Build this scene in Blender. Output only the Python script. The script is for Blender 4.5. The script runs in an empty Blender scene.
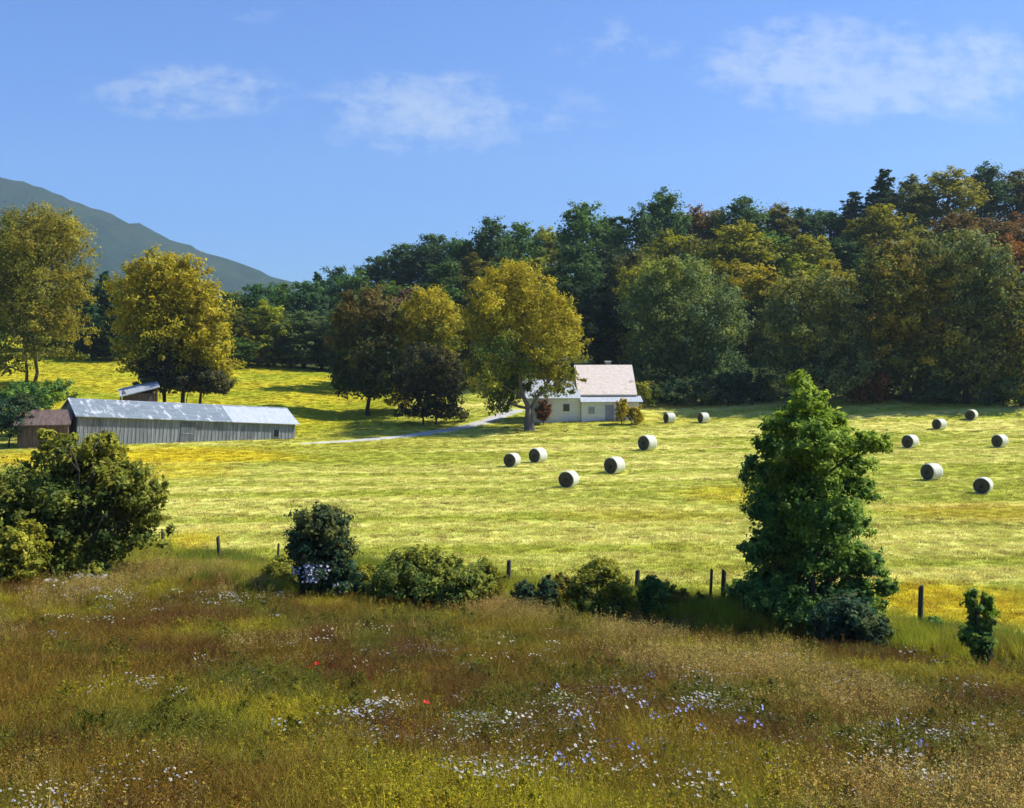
import bpy, math, random
import numpy as np
R = math.radians
rng = np.random.default_rng(11)
random.seed(5)
sc = bpy.context.scene
COL = sc.collection

# ------------------------------------------------------------------ camera
F, CX, HY, ZC = 1100.0, 512.0, 348.0, 9.4       # focal length in pixels, centre column, horizon row, eye height
cam = bpy.data.cameras.new('camera')
cam.sensor_width = 36.0
cam.lens = 36.0 * F / 1024.0
cam.shift_y = -(404 - HY) / 1024.0
cam.clip_start = 0.1
cam.clip_end = 20000
camo = bpy.data.objects.new('camera', cam)
camo.location = (0, 0, ZC)
camo.rotation_euler = (R(90), 0, 0)
COL.objects.link(camo)
sc.camera = camo

# ------------------------------------------------------------------ terrain
def sramp(t, e):                      # soft ramp: 0 for t<0, t for t>0
    return 0.5 * (t + np.sqrt(t * t + e * e))

PX = [-500, 0, 160, 280, 340, 400, 600, 700, 870, 1024, 1500]
SL = [.10, .100, .095, .085, .095, .165, .185, .215, .270, .290, .31]
ST = [108, 108, 112, 116, 130, 136, 128, 130, 126, 124, 122]

def terrain(x, y):
    x = np.asarray(x, float); y = np.asarray(y, float)
    px = CX + F * x / np.maximum(y, 25.0)
    px = np.clip(px, -500, 1500)
    sl = np.interp(px, PX, SL); st = np.interp(px, PX, ST)
    d = sramp(y - st, 14.0) - sramp(y - st - 128, 12.0)
    far = sl * d + 0.10 * np.sin(x * .07 + 1) * np.sin(y * .05)
    # gentle swell of the ground under the barn
    far = far + 0.35 * np.exp(-(((x + 42) / 16) ** 2 + ((y - 104) / 14) ** 2))
    df = np.clip(41 - .55 * x, 20, 75)
    near = 6.9 * (1 - np.clip(y, -60, 400) / df)
    near = np.maximum(near, -6)
    near = near + .12 * np.sin(x * .33 + 2) * np.sin(y * .29) + .05 * np.sin(x * .9) * np.cos(y * .8 + 1)
    return 0.5 * (near + far + np.sqrt((near - far) ** 2 + 0.6 ** 2)) - .15

def T(x, y):
    return float(terrain(x, y))

def hit(px, py, lift=0.0):
    """where the line of sight of a place in the view meets the ground"""
    ys = np.concatenate([np.arange(4, 60, .05), np.arange(60, 400, .2)])
    xs = (px - CX) / F * ys
    zr = ZC - (py - HY) / F * ys
    below = np.nonzero(zr <= terrain(xs, ys) + lift)[0]
    i = below[0] if len(below) else len(ys) - 1
    return float(xs[i]), float(ys[i]), float(terrain(xs[i], ys[i]))

# ------------------------------------------------------------------ noise helper
_tab = rng.random((256, 256))
def vnoise(x, y, s=1.0, ox=0.0):
    x = np.asarray(x, float) / s + ox + 1000; y = np.asarray(y, float) / s + ox * 1.7 + 1000
    xi = np.floor(x).astype(int); yi = np.floor(y).astype(int)
    fx = x - xi; fy = y - yi
    fx = fx * fx * (3 - 2 * fx); fy = fy * fy * (3 - 2 * fy)
    g = lambda a, b: _tab[a % 256, b % 256]
    return (g(xi, yi) * (1 - fx) + g(xi + 1, yi) * fx) * (1 - fy) + (g(xi, yi + 1) * (1 - fx) + g(xi + 1, yi + 1) * fx) * fy
def fbm(x, y, s=1.0, ox=0.0, o=4):
    a, t, n = 1.0, 0.0, 0.0
    for k in range(o):
        t = t + a * vnoise(x, y, s / 2 ** k, ox + 17 * k); n += a; a *= .55
    return t / n

# ------------------------------------------------------------------ object helpers
def tag(o, label=None, cat=None, group=None, kind=None):
    if label: o['label'] = label
    if cat: o['category'] = cat
    if group: o['group'] = group
    if kind: o['kind'] = kind
    return o

def thing(name, label, cat, loc=(0, 0, 0), rotz=0.0, group=None):
    o = bpy.data.objects.new(name, None)
    o.empty_display_size = .3
    o.location = loc; o.rotation_euler = (0, 0, rotz)
    COL.objects.link(o)
    return tag(o, label, cat, group)

def mesh_np(name, V, faces, mat=None, parent=None, attrs=None, smooth=False, link=True, loops=None):
    """V n*3 array; faces: (m,k) int array or a list of such arrays"""
    me = bpy.data.meshes.new(name)
    if not isinstance(faces, list): faces = [faces]
    faces = [np.asarray(f, np.int32) for f in faces if len(f)]
    V = np.asarray(V, np.float32)
    me.vertices.add(len(V)); me.vertices.foreach_set('co', V.ravel())
    if faces:
        li = np.concatenate([f.ravel() for f in faces]).astype(np.int32)
        tot = np.concatenate([np.full(len(f), f.shape[1], np.int32) for f in faces])
        start = np.concatenate([[0], np.cumsum(tot)[:-1]]).astype(np.int32)
        me.loops.add(len(li)); me.loops.foreach_set('vertex_index', li)
        me.polygons.add(len(tot)); me.polygons.foreach_set('loop_start', start)
        try: me.polygons.foreach_set('loop_total', tot)
        except Exception: pass
        me.update(calc_edges=True)
        if smooth: me.polygons.foreach_set('use_smooth', np.ones(len(tot), bool))
    if attrs:
        for k, a in attrs.items():
            a = np.asarray(a, np.float32)
            if a.ndim == 1:
                at = me.attributes.new(k, 'FLOAT', 'POINT'); at.data.foreach_set('value', a)
            else:
                if a.shape[1] == 3: a = np.concatenate([a, np.ones((len(a), 1), np.float32)], 1)
                at = me.attributes.new(k, 'FLOAT_COLOR', 'POINT'); at.data.foreach_set('color', a.ravel())
    if mat: me.materials.append(mat)
    me.validate()
    o = bpy.data.objects.new(name, me)
    if link: COL.objects.link(o)
    if parent: o.parent = parent
    return o

class MB:
    """collects polygons for ONE mesh"""
    def __init__(s): s.v = []; s.f = []
    def poly(s, pts):
        b = len(s.v); s.v += [tuple(p) for p in pts]; s.f.append(list(range(b, b + len(pts)))); return s
    def box(s, x0, x1, y0, y1, z0, z1):
        b = len(s.v)
        s.v += [(x0, y0, z0), (x1, y0, z0), (x1, y1, z0), (x0, y1, z0), (x0, y0, z1), (x1, y0, z1), (x1, y1, z1), (x0, y1, z1)]
        s.f += [[b + i for i in q] for q in ((0, 3, 2, 1), (4, 5, 6, 7), (0, 1, 5, 4), (1, 2, 6, 5), (2, 3, 7, 6), (3, 0, 4, 7))]
        return s
    def prism(s, prof, x0, x1):
        """prof: (y,z) outline, extruded along x"""
        n = len(prof); b = len(s.v)
        s.v += [(x0, p[0], p[1]) for p in prof] + [(x1, p[0], p[1]) for p in prof]
        s.f.append([b + i for i in range(n)][::-1]); s.f.append([b + n + i for i in range(n)])
        for i in range(n):
            j = (i + 1) % n
            s.f.append([b + i, b + j, b + n + j, b + n + i])
        return s
    def build(s, name, mat, parent=None, bevel=0.0, smooth=False):
        me = bpy.data.meshes.new(name); me.from_pydata(s.v, [], s.f); me.materials.append(mat); me.update()
        if smooth:
            for p in me.polygons: p.use_smooth = True
        o = bpy.data.objects.new(name, me); COL.objects.link(o)
        if parent: o.parent = parent
        if bevel:
            m = o.modifiers.new('bevel', 'BEVEL'); m.width = bevel; m.segments = 2; m.limit_method = 'ANGLE'
        return o

def tubes_arrays(paths, sides=7):
    """paths: list of (points, radii) -> verts, quads"""
    V, Q, b = [], [], 0
    for pts, rad in paths:
        pts = np.asarray(pts, float); n = len(pts)
        for i in range(n):
            t = pts[min(i + 1, n - 1)] - pts[max(i - 1, 0)]
            t /= np.linalg.norm(t) + 1e-9
            u = np.cross(t, (0.3, 1, 0.1)); u /= np.linalg.norm(u) + 1e-9
            w = np.cross(t, u)
            for k in range(sides):
                a = 2 * math.pi * k / sides
                rr = rad[i] * (1 + .12 * math.sin(k * 2.4 + i * 1.3))
                V.append(pts[i] + rr * (math.cos(a) * u + math.sin(a) * w))
        for i in range(n - 1):
            for k in range(sides):
                k2 = (k + 1) % sides
                Q.append((b + i * sides + k, b + i * sides + k2, b + (i + 1) * sides + k2, b + (i + 1) * sides + k))
        b += n * sides
    return np.array(V), np.array(Q)

# ------------------------------------------------------------------ materials
def nodes_of(name):
    m = bpy.data.materials.new(name); m.use_nodes = True
    nt = m.node_tree; nt.nodes.clear()
    out = nt.nodes.new('ShaderNodeOutputMaterial')
    return m, nt, out
def N(nt, t, **kw):
    n = nt.nodes.new(t)
    for k, v in kw.items():
        if k in n.inputs.keys() if isinstance(k, str) else False: n.inputs[k].default_value = v
        else: setattr(n, k, v)
    return n
def ramp(nt, stops, fac=None, interp='LINEAR'):
    r = nt.nodes.new('ShaderNodeValToRGB'); r.color_ramp.interpolation = interp
    e = r.color_ramp.elements
    e[0].position = stops[0][0]; e[0].color = (*stops[0][1], 1)
    e[1].position = stops[-1][0]; e[1].color = (*stops[-1][1], 1)
    for p, c in stops[1:-1]:
        q = e.new(p); q.color = (*c, 1)
    if fac is not None: nt.links.new(fac, r.inputs[0])
    return r
def mixc(nt, fac, a, b, mode='MIX'):
    m = nt.nodes.new('ShaderNodeMix'); m.data_type = 'RGBA'; m.blend_type = mode
    def put(sock, v):
        if hasattr(v, 'links'): nt.links.new(v, sock)
        elif isinstance(v, (int, float)): sock.default_value = v
        else: sock.default_value = (*v, 1)
    put(m.inputs[0], fac); put(m.inputs[6], a); put(m.inputs[7], b)
    return m.outputs[2]
def math_(nt, op, a, b=None, c=None, clamp=False):
    m = nt.nodes.new('ShaderNodeMath'); m.operation = op; m.use_clamp = clamp
    for i, v in enumerate((a, b, c)):
        if v is None: continue
        if hasattr(v, 'links'): nt.links.new(v, m.inputs[i])
        else: m.inputs[i].default_value = v
    return m.outputs[0]
def noise(nt, vec, scale, detail=4, rough=.55, out=0):
    n = nt.nodes.new('ShaderNodeTexNoise'); n.inputs['Scale'].default_value = scale
    n.inputs['Detail'].default_value = detail; n.inputs['Roughness'].default_value = rough
    if vec is not None: nt.links.new(vec, n.inputs['Vector'])
    return n.outputs[out]
def mapping(nt, vec, scale=(1, 1, 1), rot=(0, 0, 0), loc=(0, 0, 0)):
    m = nt.nodes.new('ShaderNodeMapping'); nt.links.new(vec, m.inputs[0])
    m.inputs['Location'].default_value = loc; m.inputs['Rotation'].default_value = rot; m.inputs['Scale'].default_value = scale
    return m.outputs[0]
def leafy_shader(nt, out, col, transl=.35, rough=.6):
    d = nt.nodes.new('ShaderNodeBsdfPrincipled'); d.inputs['Roughness'].default_value = rough
    d.inputs['Specular IOR Level'].default_value = .18
    nt.links.new(col, d.inputs['Base Color'])
    t = nt.nodes.new('ShaderNodeBsdfTranslucent'); nt.links.new(col, t.inputs['Color'])
    mx = nt.nodes.new('ShaderNodeMixShader'); mx.inputs[0].default_value = transl
    nt.links.new(d.outputs[0], mx.inputs[1]); nt.links.new(t.outputs[0], mx.inputs[2])
    nt.links.new(mx.outputs[0], out.inputs[0])

def foliage(name, green, gold=None, transl=.38):
    """green / gold: three base colours each; attribute 'tint' picks along them, 'hue' between them"""
    m, nt, out = nodes_of(name)
    t = N(nt, 'ShaderNodeAttribute'); t.attribute_name = 'tint'
    h = N(nt, 'ShaderNodeAttribute'); h.attribute_name = 'hue'
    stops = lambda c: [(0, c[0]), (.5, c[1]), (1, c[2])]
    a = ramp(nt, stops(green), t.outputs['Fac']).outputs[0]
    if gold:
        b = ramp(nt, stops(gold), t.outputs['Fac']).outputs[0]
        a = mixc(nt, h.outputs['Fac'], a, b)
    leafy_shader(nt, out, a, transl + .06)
    return m

def forest_foliage(name):
    m, nt, out = nodes_of(name)
    t = N(nt, 'ShaderNodeAttribute'); t.attribute_name = 'tint'
    h = N(nt, 'ShaderNodeAttribute'); h.attribute_name = 'hue'
    oi = N(nt, 'ShaderNodeObjectInfo')
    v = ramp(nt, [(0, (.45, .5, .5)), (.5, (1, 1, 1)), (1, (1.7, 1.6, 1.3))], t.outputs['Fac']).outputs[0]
    c = mixc(nt, 1.0, oi.outputs['Color'], v, 'MULTIPLY')
    c2 = mixc(nt, 1.0, c, (1.55, 1.45, .6), 'MULTIPLY')
    f = math_(nt, 'MULTIPLY', h.outputs['Fac'], .7)
    c = mixc(nt, f, c, c2)
    leafy_shader(nt, out, c, .42)
    return m

def bark(name, a, b):
    m, nt, out = nodes_of(name)
    tc = N(nt, 'ShaderNodeTexCoord')
    n = noise(nt, mapping(nt, tc.outputs['Object'], (6, 6, 1.2)), 1.6, 6, .7)
    c = ramp(nt, [(.3, a), (.7, b)], n).outputs[0]
    p = N(nt, 'ShaderNodeBsdfPrincipled'); p.inputs['Roughness'].default_value = .9
    nt.links.new(c, p.inputs['Base Color'])
    bm = N(nt, 'ShaderNodeBump'); bm.inputs['Strength'].default_value = .8; bm.inputs['Distance'].default_value = .05
    nt.links.new(n, bm.inputs['Height']); nt.links.new(bm.outputs[0], p.inputs['Normal'])
    nt.links.new(p.outputs[0], out.inputs[0])
    return m

def weathered(name, stops, streak=(14, 14, .8), scale=1.0, rough=.8, metal=0.0, bump=.3, patch=None, spec=.3):
    """streaky weathered boards / sheet metal; patch=(scale, lo, hi, colour) adds irregular stains"""
    m, nt, out = nodes_of(name)
    tc = N(nt, 'ShaderNodeTexCoord')
    n = noise(nt, mapping(nt, tc.outputs['Object'], streak), scale, 5, .65)
    c = ramp(nt, stops, n).outputs[0]
    if patch:
        n2 = noise(nt, mapping(nt, tc.outputs['Object'], patch[4] if len(patch) > 4 else (1, 1, 1)), patch[0], 5, .6)
        mr = ramp(nt, [(patch[1], (0, 0, 0)), (patch[2], (1, 1, 1))], n2).outputs[0]
        c = mixc(nt, mr, c, patch[3])
    p = N(nt, 'ShaderNodeBsdfPrincipled'); p.inputs['Roughness'].default_value = rough
    p.inputs['Metallic'].default_value = metal; p.inputs['Specular IOR Level'].default_value = spec
    nt.links.new(c, p.inputs['Base Color'])
    bm = N(nt, 'ShaderNodeBump'); bm.inputs['Strength'].default_value = bump; bm.inputs['Distance'].default_value = .04
    nt.links.new(n, bm.inputs['Height']); nt.links.new(bm.outputs[0], p.inputs['Normal'])
    nt.links.new(p.outputs[0], out.inputs[0])
    return m

def plain(name, col, rough=.7, spec=.3, var=.15, scale=3):
    m, nt, out = nodes_of(name)
    tc = N(nt, 'ShaderNodeTexCoord')
    n = noise(nt, tc.outputs['Object'], scale, 5, .6)
    c = ramp(nt, [(.25, tuple(x * (1 - var) for x in col)), (.75, tuple(min(1, x * (1 + var)) for x in col))], n).outputs[0]
    p = N(nt, 'ShaderNodeBsdfPrincipled'); p.inputs['Roughness'].default_value = rough
    p.inputs['Specular IOR Level'].default_value = spec
    nt.links.new(c, p.inputs['Base Color']); nt.links.new(p.outputs[0], out.inputs[0])
    return m

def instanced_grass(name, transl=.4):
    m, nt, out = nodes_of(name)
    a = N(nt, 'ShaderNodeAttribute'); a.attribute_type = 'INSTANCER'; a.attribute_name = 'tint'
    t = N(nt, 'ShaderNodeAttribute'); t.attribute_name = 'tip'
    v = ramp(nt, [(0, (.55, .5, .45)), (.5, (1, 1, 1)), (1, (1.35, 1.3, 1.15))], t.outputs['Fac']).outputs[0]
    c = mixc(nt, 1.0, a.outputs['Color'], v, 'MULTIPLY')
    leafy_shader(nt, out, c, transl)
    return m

MAT_BARK = bark('bark_brown', (.030, .020, .014), (.11, .08, .055))
MAT_BARK_DARK = bark('bark_dark', (.012, .010, .009), (.05, .04, .035))
MAT_BARK_GREY = bark('bark_grey', (.05, .045, .05), (.17, .15, .15))
FOREST = forest_foliage('forest_foliage')
GREEN_MID = [(.016, .040, .010), (.050, .105, .020), (.13, .20, .035)]
GOLD = [(.25, .19, .010), (.50, .41, .018), (.72, .61, .04)]
FOL = {
    'gold':   foliage('golden_foliage', [(0.029, 0.065, 0.014), (0.087, 0.174, 0.029), (0.217, 0.265, 0.058)], GOLD),
    'oldgold': foliage('old_gold_foliage', [(.03, .065, .012), (.095, .14, .022), (.24, .28, .05)], [(.15, .125, .010), (.36, .30, .022), (.58, .50, .06)]),
    'brown': foliage('brown_green_foliage', [(0.018, 0.043, 0.011), (0.046, 0.090, 0.020), (0.103, 0.156, 0.033)], [(0.081, 0.060, 0.013), (0.172, 0.126, 0.029), (0.276, 0.204, 0.050)]),
    'purple': foliage('purple_brown_foliage', [(.014, .022, .018), (.034, .044, .030), (.085, .095, .045)], [(.08, .07, .01), (.2, .18, .02), (.34, .30, .03)]),
    'grey': foliage('grey_green_foliage', [(0.033, 0.076, 0.034), (0.094, 0.177, 0.071), (0.225, 0.329, 0.115)], [(0.125, 0.146, 0.014), (0.325, 0.354, 0.034), (0.550, 0.561, 0.081)]),
    'sage': foliage('sage_foliage', [(0.035, 0.073, 0.037), (0.100, 0.165, 0.069), (0.250, 0.317, 0.115)], [(0.125, 0.122, 0.014), (0.350, 0.317, 0.034), (0.575, 0.512, 0.081)]),
    'rustmix': foliage('rusty_green_foliage', [(0.031, 0.074, 0.022), (0.090, 0.162, 0.040), (0.216, 0.312, 0.066)], [(0.144, 0.090, 0.009), (0.360, 0.240, 0.018), (0.576, 0.432, 0.044)]),
    'fresh': foliage('fresh_green_foliage', [(0.025, 0.084, 0.028), (0.080, 0.208, 0.050), (0.246, 0.451, 0.093)], [(0.123, 0.202, 0.015), (0.345, 0.475, 0.034), (0.641, 0.712, 0.109)], .44),
    'darkteal': foliage('dark_teal_foliage', [(0.013, 0.045, 0.024), (0.034, 0.094, 0.050), (0.076, 0.169, 0.070)], [(0.107, 0.112, 0.017), (0.259, 0.225, 0.035), (0.342, 0.382, 0.052)]),
    'olive':  foliage('olive_foliage', [(0.028, 0.070, 0.020), (0.089, 0.155, 0.031), (0.238, 0.331, 0.061)], [(0.198, 0.176, 0.014), (0.392, 0.378, 0.034), (0.691, 0.657, 0.086)]),
    'yellow': foliage('yellow_shrub_foliage', [(0.072, 0.102, 0.012), (0.232, 0.261, 0.022), (0.391, 0.391, 0.043)], [(0.261, 0.189, 0.009), (0.529, 0.391, 0.017), (0.750, 0.632, 0.043)]),
    'rust':   foliage('rust_foliage', [(0.072, 0.029, 0.017), (0.174, 0.072, 0.036), (0.230, 0.131, 0.058)], [(0.145, 0.072, 0.014), (0.230, 0.145, 0.029), (0.345, 0.230, 0.058)]),
}

# ------------------------------------------------------------------ foliage geometry
def leaf_quads(C, Nn, L, wr=.55):
    n = len(C)
    rnd = rng.normal(size=(n, 3))
    t = np.cross(Nn, rnd); t /= np.linalg.norm(t, axis=1, keepdims=True) + 1e-9
    b = np.cross(Nn, t)
    L = np.asarray(L)[:, None]
    w = L * wr * rng.uniform(.55, 1.3, (n, 1))
    fold = Nn * L * .14
    V = np.empty((n, 4, 3))
    V[:, 0] = C - t * L * .5; V[:, 1] = C + b * w * .5 + fold
    V[:, 2] = C + t * L * .5; V[:, 3] = C - b * w * .5 + fold
    Q = np.arange(n * 4).reshape(n, 4)
    return V.reshape(-1, 3), Q

def rdirs(n):
    d = rng.normal(size=(n, 3)); return d / (np.linalg.norm(d, axis=1, keepdims=True) + 1e-9)

def crown_arrays(lobes, n, leaf, clump=.30, per=70, inner=.16, flat=.7, up=.35):
    """lobes: rows (cx,cy,cz,rx,ry,rz,hue). Leaves sit in many small clumps spread over each lobe's outer part."""
    lobes = np.asarray(lobes, float)
    vol = (lobes[:, 3] * lobes[:, 4] * lobes[:, 5]) ** (2 / 3)
    share = vol / vol.sum()
    Cs, Ns, Ls, Ti, Hu = [], [], [], [], []
    for lb, s in zip(lobes, share):
        m = max(int(n * s), 30)
        c = lb[:3]; r = lb[3:6]; hue = lb[6]
        k = max(int(m * (1 - inner) / per), 4)
        d = rdirs(k)
        d[:, 2] = np.where(d[:, 2] < -.55, -d[:, 2], d[:, 2])
        rad = rng.uniform(.62, 1.02, (k, 1))
        cc = c + d * r * rad
        cr = clump * r.mean() * rng.uniform(.55, 1.25, k)
        idx = rng.integers(0, k, int(m * (1 - inner)))
        dd = rdirs(len(idx)); dd[:, 2] *= flat
        ax = d + np.array((0, 0, .75)) + rng.normal(size=d.shape) * .45; ax /= np.linalg.norm(ax, axis=1, keepdims=True)
        loose = np.where(rng.random(len(idx)) < .16, 1.75, .78)
        P = cc[idx] + dd * (cr[idx] * loose * rng.random(len(idx)) ** .5)[:, None] + ax[idx] * (cr[idx] * (rng.random(len(idx)) - .35) * 1.25)[:, None]
        nn = d[idx] * .55 + dd * .5 + rng.normal(size=P.shape) * .45; nn[:, 2] += up
        ctint = rng.uniform(-.26, .26, k); chue = rng.uniform(-.32, .32, k)
        ti = .48 + ctint[idx] + rng.normal(size=len(idx)) * .16
        hu = hue + chue[idx] + rng.normal(size=len(idx)) * .10
        Cs.append(P); Ns.append(nn); Ti.append(ti); Hu.append(hu)
        Ls.append(leaf * np.clip(np.exp(rng.normal(size=len(idx)) * .30), .45, 1.65))
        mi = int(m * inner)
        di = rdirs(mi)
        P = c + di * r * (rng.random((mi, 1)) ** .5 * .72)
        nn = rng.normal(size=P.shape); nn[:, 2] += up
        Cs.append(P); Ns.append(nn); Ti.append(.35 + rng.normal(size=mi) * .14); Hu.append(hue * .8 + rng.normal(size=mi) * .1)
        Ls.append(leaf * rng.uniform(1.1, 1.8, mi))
    C = np.concatenate(Cs); Nn = np.concatenate(Ns); Nn /= np.linalg.norm(Nn, axis=1, keepdims=True) + 1e-9
    L = np.concatenate(Ls)
    V, Q = leaf_quads(C, Nn, L)
    ti = np.repeat(np.clip(np.concatenate(Ti), 0, 1), 4); hu = np.repeat(np.clip(np.concatenate(Hu), 0, 1), 4)
    return V, Q, ti, hu

def limb(p0, p1, r0, r1, bend=.12, n=5, sag=.0):
    p0 = np.asarray(p0, float); p1 = np.asarray(p1, float)
    L = np.linalg.norm(p1 - p0)
    off = rng.normal(size=3) * bend * L; off[2] *= .3
    ts = np.linspace(0, 1, n)
    pts = [p0 * (1 - t) + p1 * t + off * math.sin(math.pi * t) + np.array((0, 0, sag * math.sin(math.pi * t))) for t in ts]
    return pts, [r0 * (1 - t) + r1 * t for t in ts]

def lobes_from_view(px0, Y, gz, lobes, spread=.55):
    """lobes (column,row,half width,half height,hue) measured on the photo -> local ellipsoids of a tree standing at depth Y"""
    out = []
    k = Y / F
    xs = [(l[0] - px0) * k for l in lobes]
    half = max(abs(l[0] - px0) + l[2] for l in lobes) * k
    for i, l in enumerate(lobes):
        cx = (l[0] - px0) * k; cz = ZC - (l[1] - HY) * k - gz
        rx, rz = l[2] * k, l[3] * k
        ry = .5 * (rx + rz)
        room = math.sqrt(max(half * half - cx * cx, 0)) * spread
        cy = rng.uniform(-1, 1) * max(room - ry * .3, 0)
        out.append((cx, cy, cz, rx, ry, rz, l[4]))
    # the side turned away from the view: the same lobes again, pushed back
    for (cx, cy, cz, rx, ry, rz, h) in list(out)[::2]:
        out.append((cx * .8 + rng.normal() * rx * .2, abs(cy) + ry * .8, cz, rx, ry, rz, h))
    return out

def tree_at(name, label, cat, px, py, lobes, mat, n, leaf, trunks, bark_m=MAT_BARK, group=None, clump=.30, per=70, spread=.55, flat=.7, inner=.16, depth=None, trunk_name='trunk', crown_name='crown', up=.35):
    if depth: x, y = (px - CX) / F * depth, depth; z = T(x, y)
    else: x, y, z = hit(px, py)
    k = y / F
    root = thing(name, label, cat, (x, y, z - .05), 0, group)
    lb = lobes_from_view(px, y, z, [(l[0], l[1], l[2] * 1.08, l[3] * 1.08, l[4]) for l in lobes], spread)
    V, Q, ti, hu = crown_arrays(lb, n, leaf, clump, per, inner, flat, up)
    # a big crown stands on its own ground: nothing below the soil
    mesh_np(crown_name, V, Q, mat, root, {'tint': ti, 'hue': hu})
    paths = []
    for (bx, r0, chain) in trunks:      # chain: (column,row,radius) nodes going up
        b = np.array(((bx - px) * k, 0, -.3))
        pts = [b]; rad = [r0 * 1.45]
        for (cxx, cyy, rr) in chain:
            pts.append(np.array(((cxx - px) * k, rng.normal() * .15 + max(0, len(pts) - 2) * .05 * (py - cyy) * k * .5, ZC - (cyy - HY) * k - z))); rad.append(rr)
        # subdivide for a less straight trunk
        P2, R2 = [pts[0]], [rad[0]]
        for i in range(1, len(pts)):
            mid = (pts[i] + pts[i - 1]) / 2 + rng.normal(size=3) * .04 * np.linalg.norm(pts[i] - pts[i - 1])
            P2 += [mid, pts[i]]; R2 += [(rad[i] + rad[i - 1]) / 2 * .97, rad[i]]
        paths.append((P2, R2))
    tops = [p[0][-1] for p in paths]
    stems = list(paths)
    for l in lb:
        c = np.array(l[:3])
        t = min(stems, key=lambda p: np.linalg.norm(np.asarray(p[0][-1])[:2] - c[:2]))
        js = 2
        j = min(range(js, len(t[0])), key=lambda q: abs(t[0][q][2] - (c[2] - .35 * abs(c[0] - t[0][q][0]) - .4)))
        r0 = min(t[1][j] * .6, .22)
        pts, rad = limb(t[0][j], c + np.array((0, 0, l[5] * .3)), max(r0, .03), .02, .10)
        paths.append((pts, rad))
        for _ in range(3):
            e = c + rdirs(1)[0] * np.array(l[3:6]) * .85
            paths.append(limb(pts[3], e, max(r0 * .35, .016), .01, .08, 4))
    V, Q = tubes_arrays(paths, 7)
    mesh_np(trunk_name, V, Q, bark_m, root, smooth=True)
    return root

# ------------------------------------------------------------------ the ground
PATCH = []     # warm yellow aftermath patches of the hayfield: (x,y,rx,ry,colour,amount)
def patch(px, py, wpx, hpx, col, a):
    x, y, _ = hit(px, py); k = y / F
    _, y0, _ = hit(px, py + hpx); _, y1, _ = hit(px, py - hpx)
    PATCH.append((x, y, wpx * k, max((y1 - y0) / 2, 1.0), col, a))
GOLDP = (.62, .51, .02); LIME = (.42, .44, .03); PALE = (.60, .55, .22); STRAW = (.54, .49, .14); GREENP = (.20, .30, .05)
patch(190, 455, 110, 7, GOLDP, .95); patch(60, 458, 90, 9, GOLDP, .9); patch(165, 470, 60, 12, GOLDP, .6)
patch(930, 600, 80, 20, GOLDP, .95); patch(1000, 610, 70, 22, (.58, .48, .03), .8); patch(740, 495, 60, 9, GOLDP, .55)
patch(1000, 512, 110, 8, (.58, .46, .05), .6); patch(650, 515, 90, 7, (.56, .44, .05), .35); patch(180, 545, 30, 12, GOLDP, .7)
patch(440, 420, 90, 8, (.36, .40, .05), .7); patch(560, 428, 90, 6, (.36, .38, .04), .6); patch(660, 420, 60, 5, (.44, .40, .04), .5)
patch(350, 440, 80, 14, (.40, .40, .03), .6); patch(460, 575, 120, 12, LIME, .55); patch(700, 560, 60, 20, LIME, .4)

def ground_colour(x, y):
    x = np.asarray(x, float); y = np.asarray(y, float)
    # hayfield: pale straw and yellow green in long streaks across the slope
    ang = .10
    u = x * math.cos(ang) + y * math.sin(ang); v = -x * math.sin(ang) + y * math.cos(ang)
    st = fbm(u / 9.0, v, 2.6, 3.1, 4); big = fbm(u / 2.5, v, 16, 8.2, 3)
    row = np.sin((v + 1.6 * (fbm(u / 3, v / 3, 6, 12.0, 2) - .5)) * 2 * math.pi / 5.2)
    f = np.clip((st - .5) * 2.8 + (big - .5) * 1.5 + .48 + .30 * row, 0, 1)[..., None]
    c = (1 - f) * np.array((.43, .46, .06)) + f * np.array((.68, .65, .18))
    # upper pasture behind the barn: saturated yellow green
    px = CX + F * x / np.maximum(y, 25)
    up = (np.clip((y - 108 - np.clip(px - 290, 0, 80) * .2) / 8, 0, 1) * np.clip((440 - px) / 60, 0, 1))[..., None]
    pn = np.clip((fbm(u, v, 6, 5.5, 4) - .5) * 3 + .5, 0, 1)[..., None]
    pc = (1 - pn) * np.array((.36, .40, .025)) + pn * np.array((.52, .47, .03))
    c = c * (1 - up) + pc * up
    wob = (fbm(u / 2, v, 5, 6.6, 3) - .5) * .9
    for (cx, cy, rx, ry, col, a) in PATCH:
        q = np.sqrt(((x - cx) / rx) ** 2 + ((y - cy) / ry) ** 2) + wob
        w = (a * np.clip(1.35 - q, 0, 1) ** 1.0)[..., None]
        w = np.clip(w * 1.3, 0, a)
        c = c * (1 - w) + np.array(col) * w
    # foreground meadow
    df = np.clip(41 - .55 * x, 20, 75)
    mw = np.clip((df - 0.3 + (vnoise(x, y, 2.2, 4) - .5) * 2.0 - y) / 1.2, 0, 1)[..., None]
    b = fbm(x, y, 3.2, 9.0, 4)[..., None]
    mc = np.clip((b - .3) * 2.4, 0, 1)
    md = (1 - mc) * np.array((.060, .036, .012)) + mc * np.array((.13, .095, .018))
    c = c * (1 - mw) + md * mw
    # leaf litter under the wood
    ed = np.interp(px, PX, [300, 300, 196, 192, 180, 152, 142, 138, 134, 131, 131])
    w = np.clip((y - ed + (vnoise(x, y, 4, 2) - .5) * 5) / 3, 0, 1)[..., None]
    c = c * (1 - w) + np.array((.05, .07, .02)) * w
    return c

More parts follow.
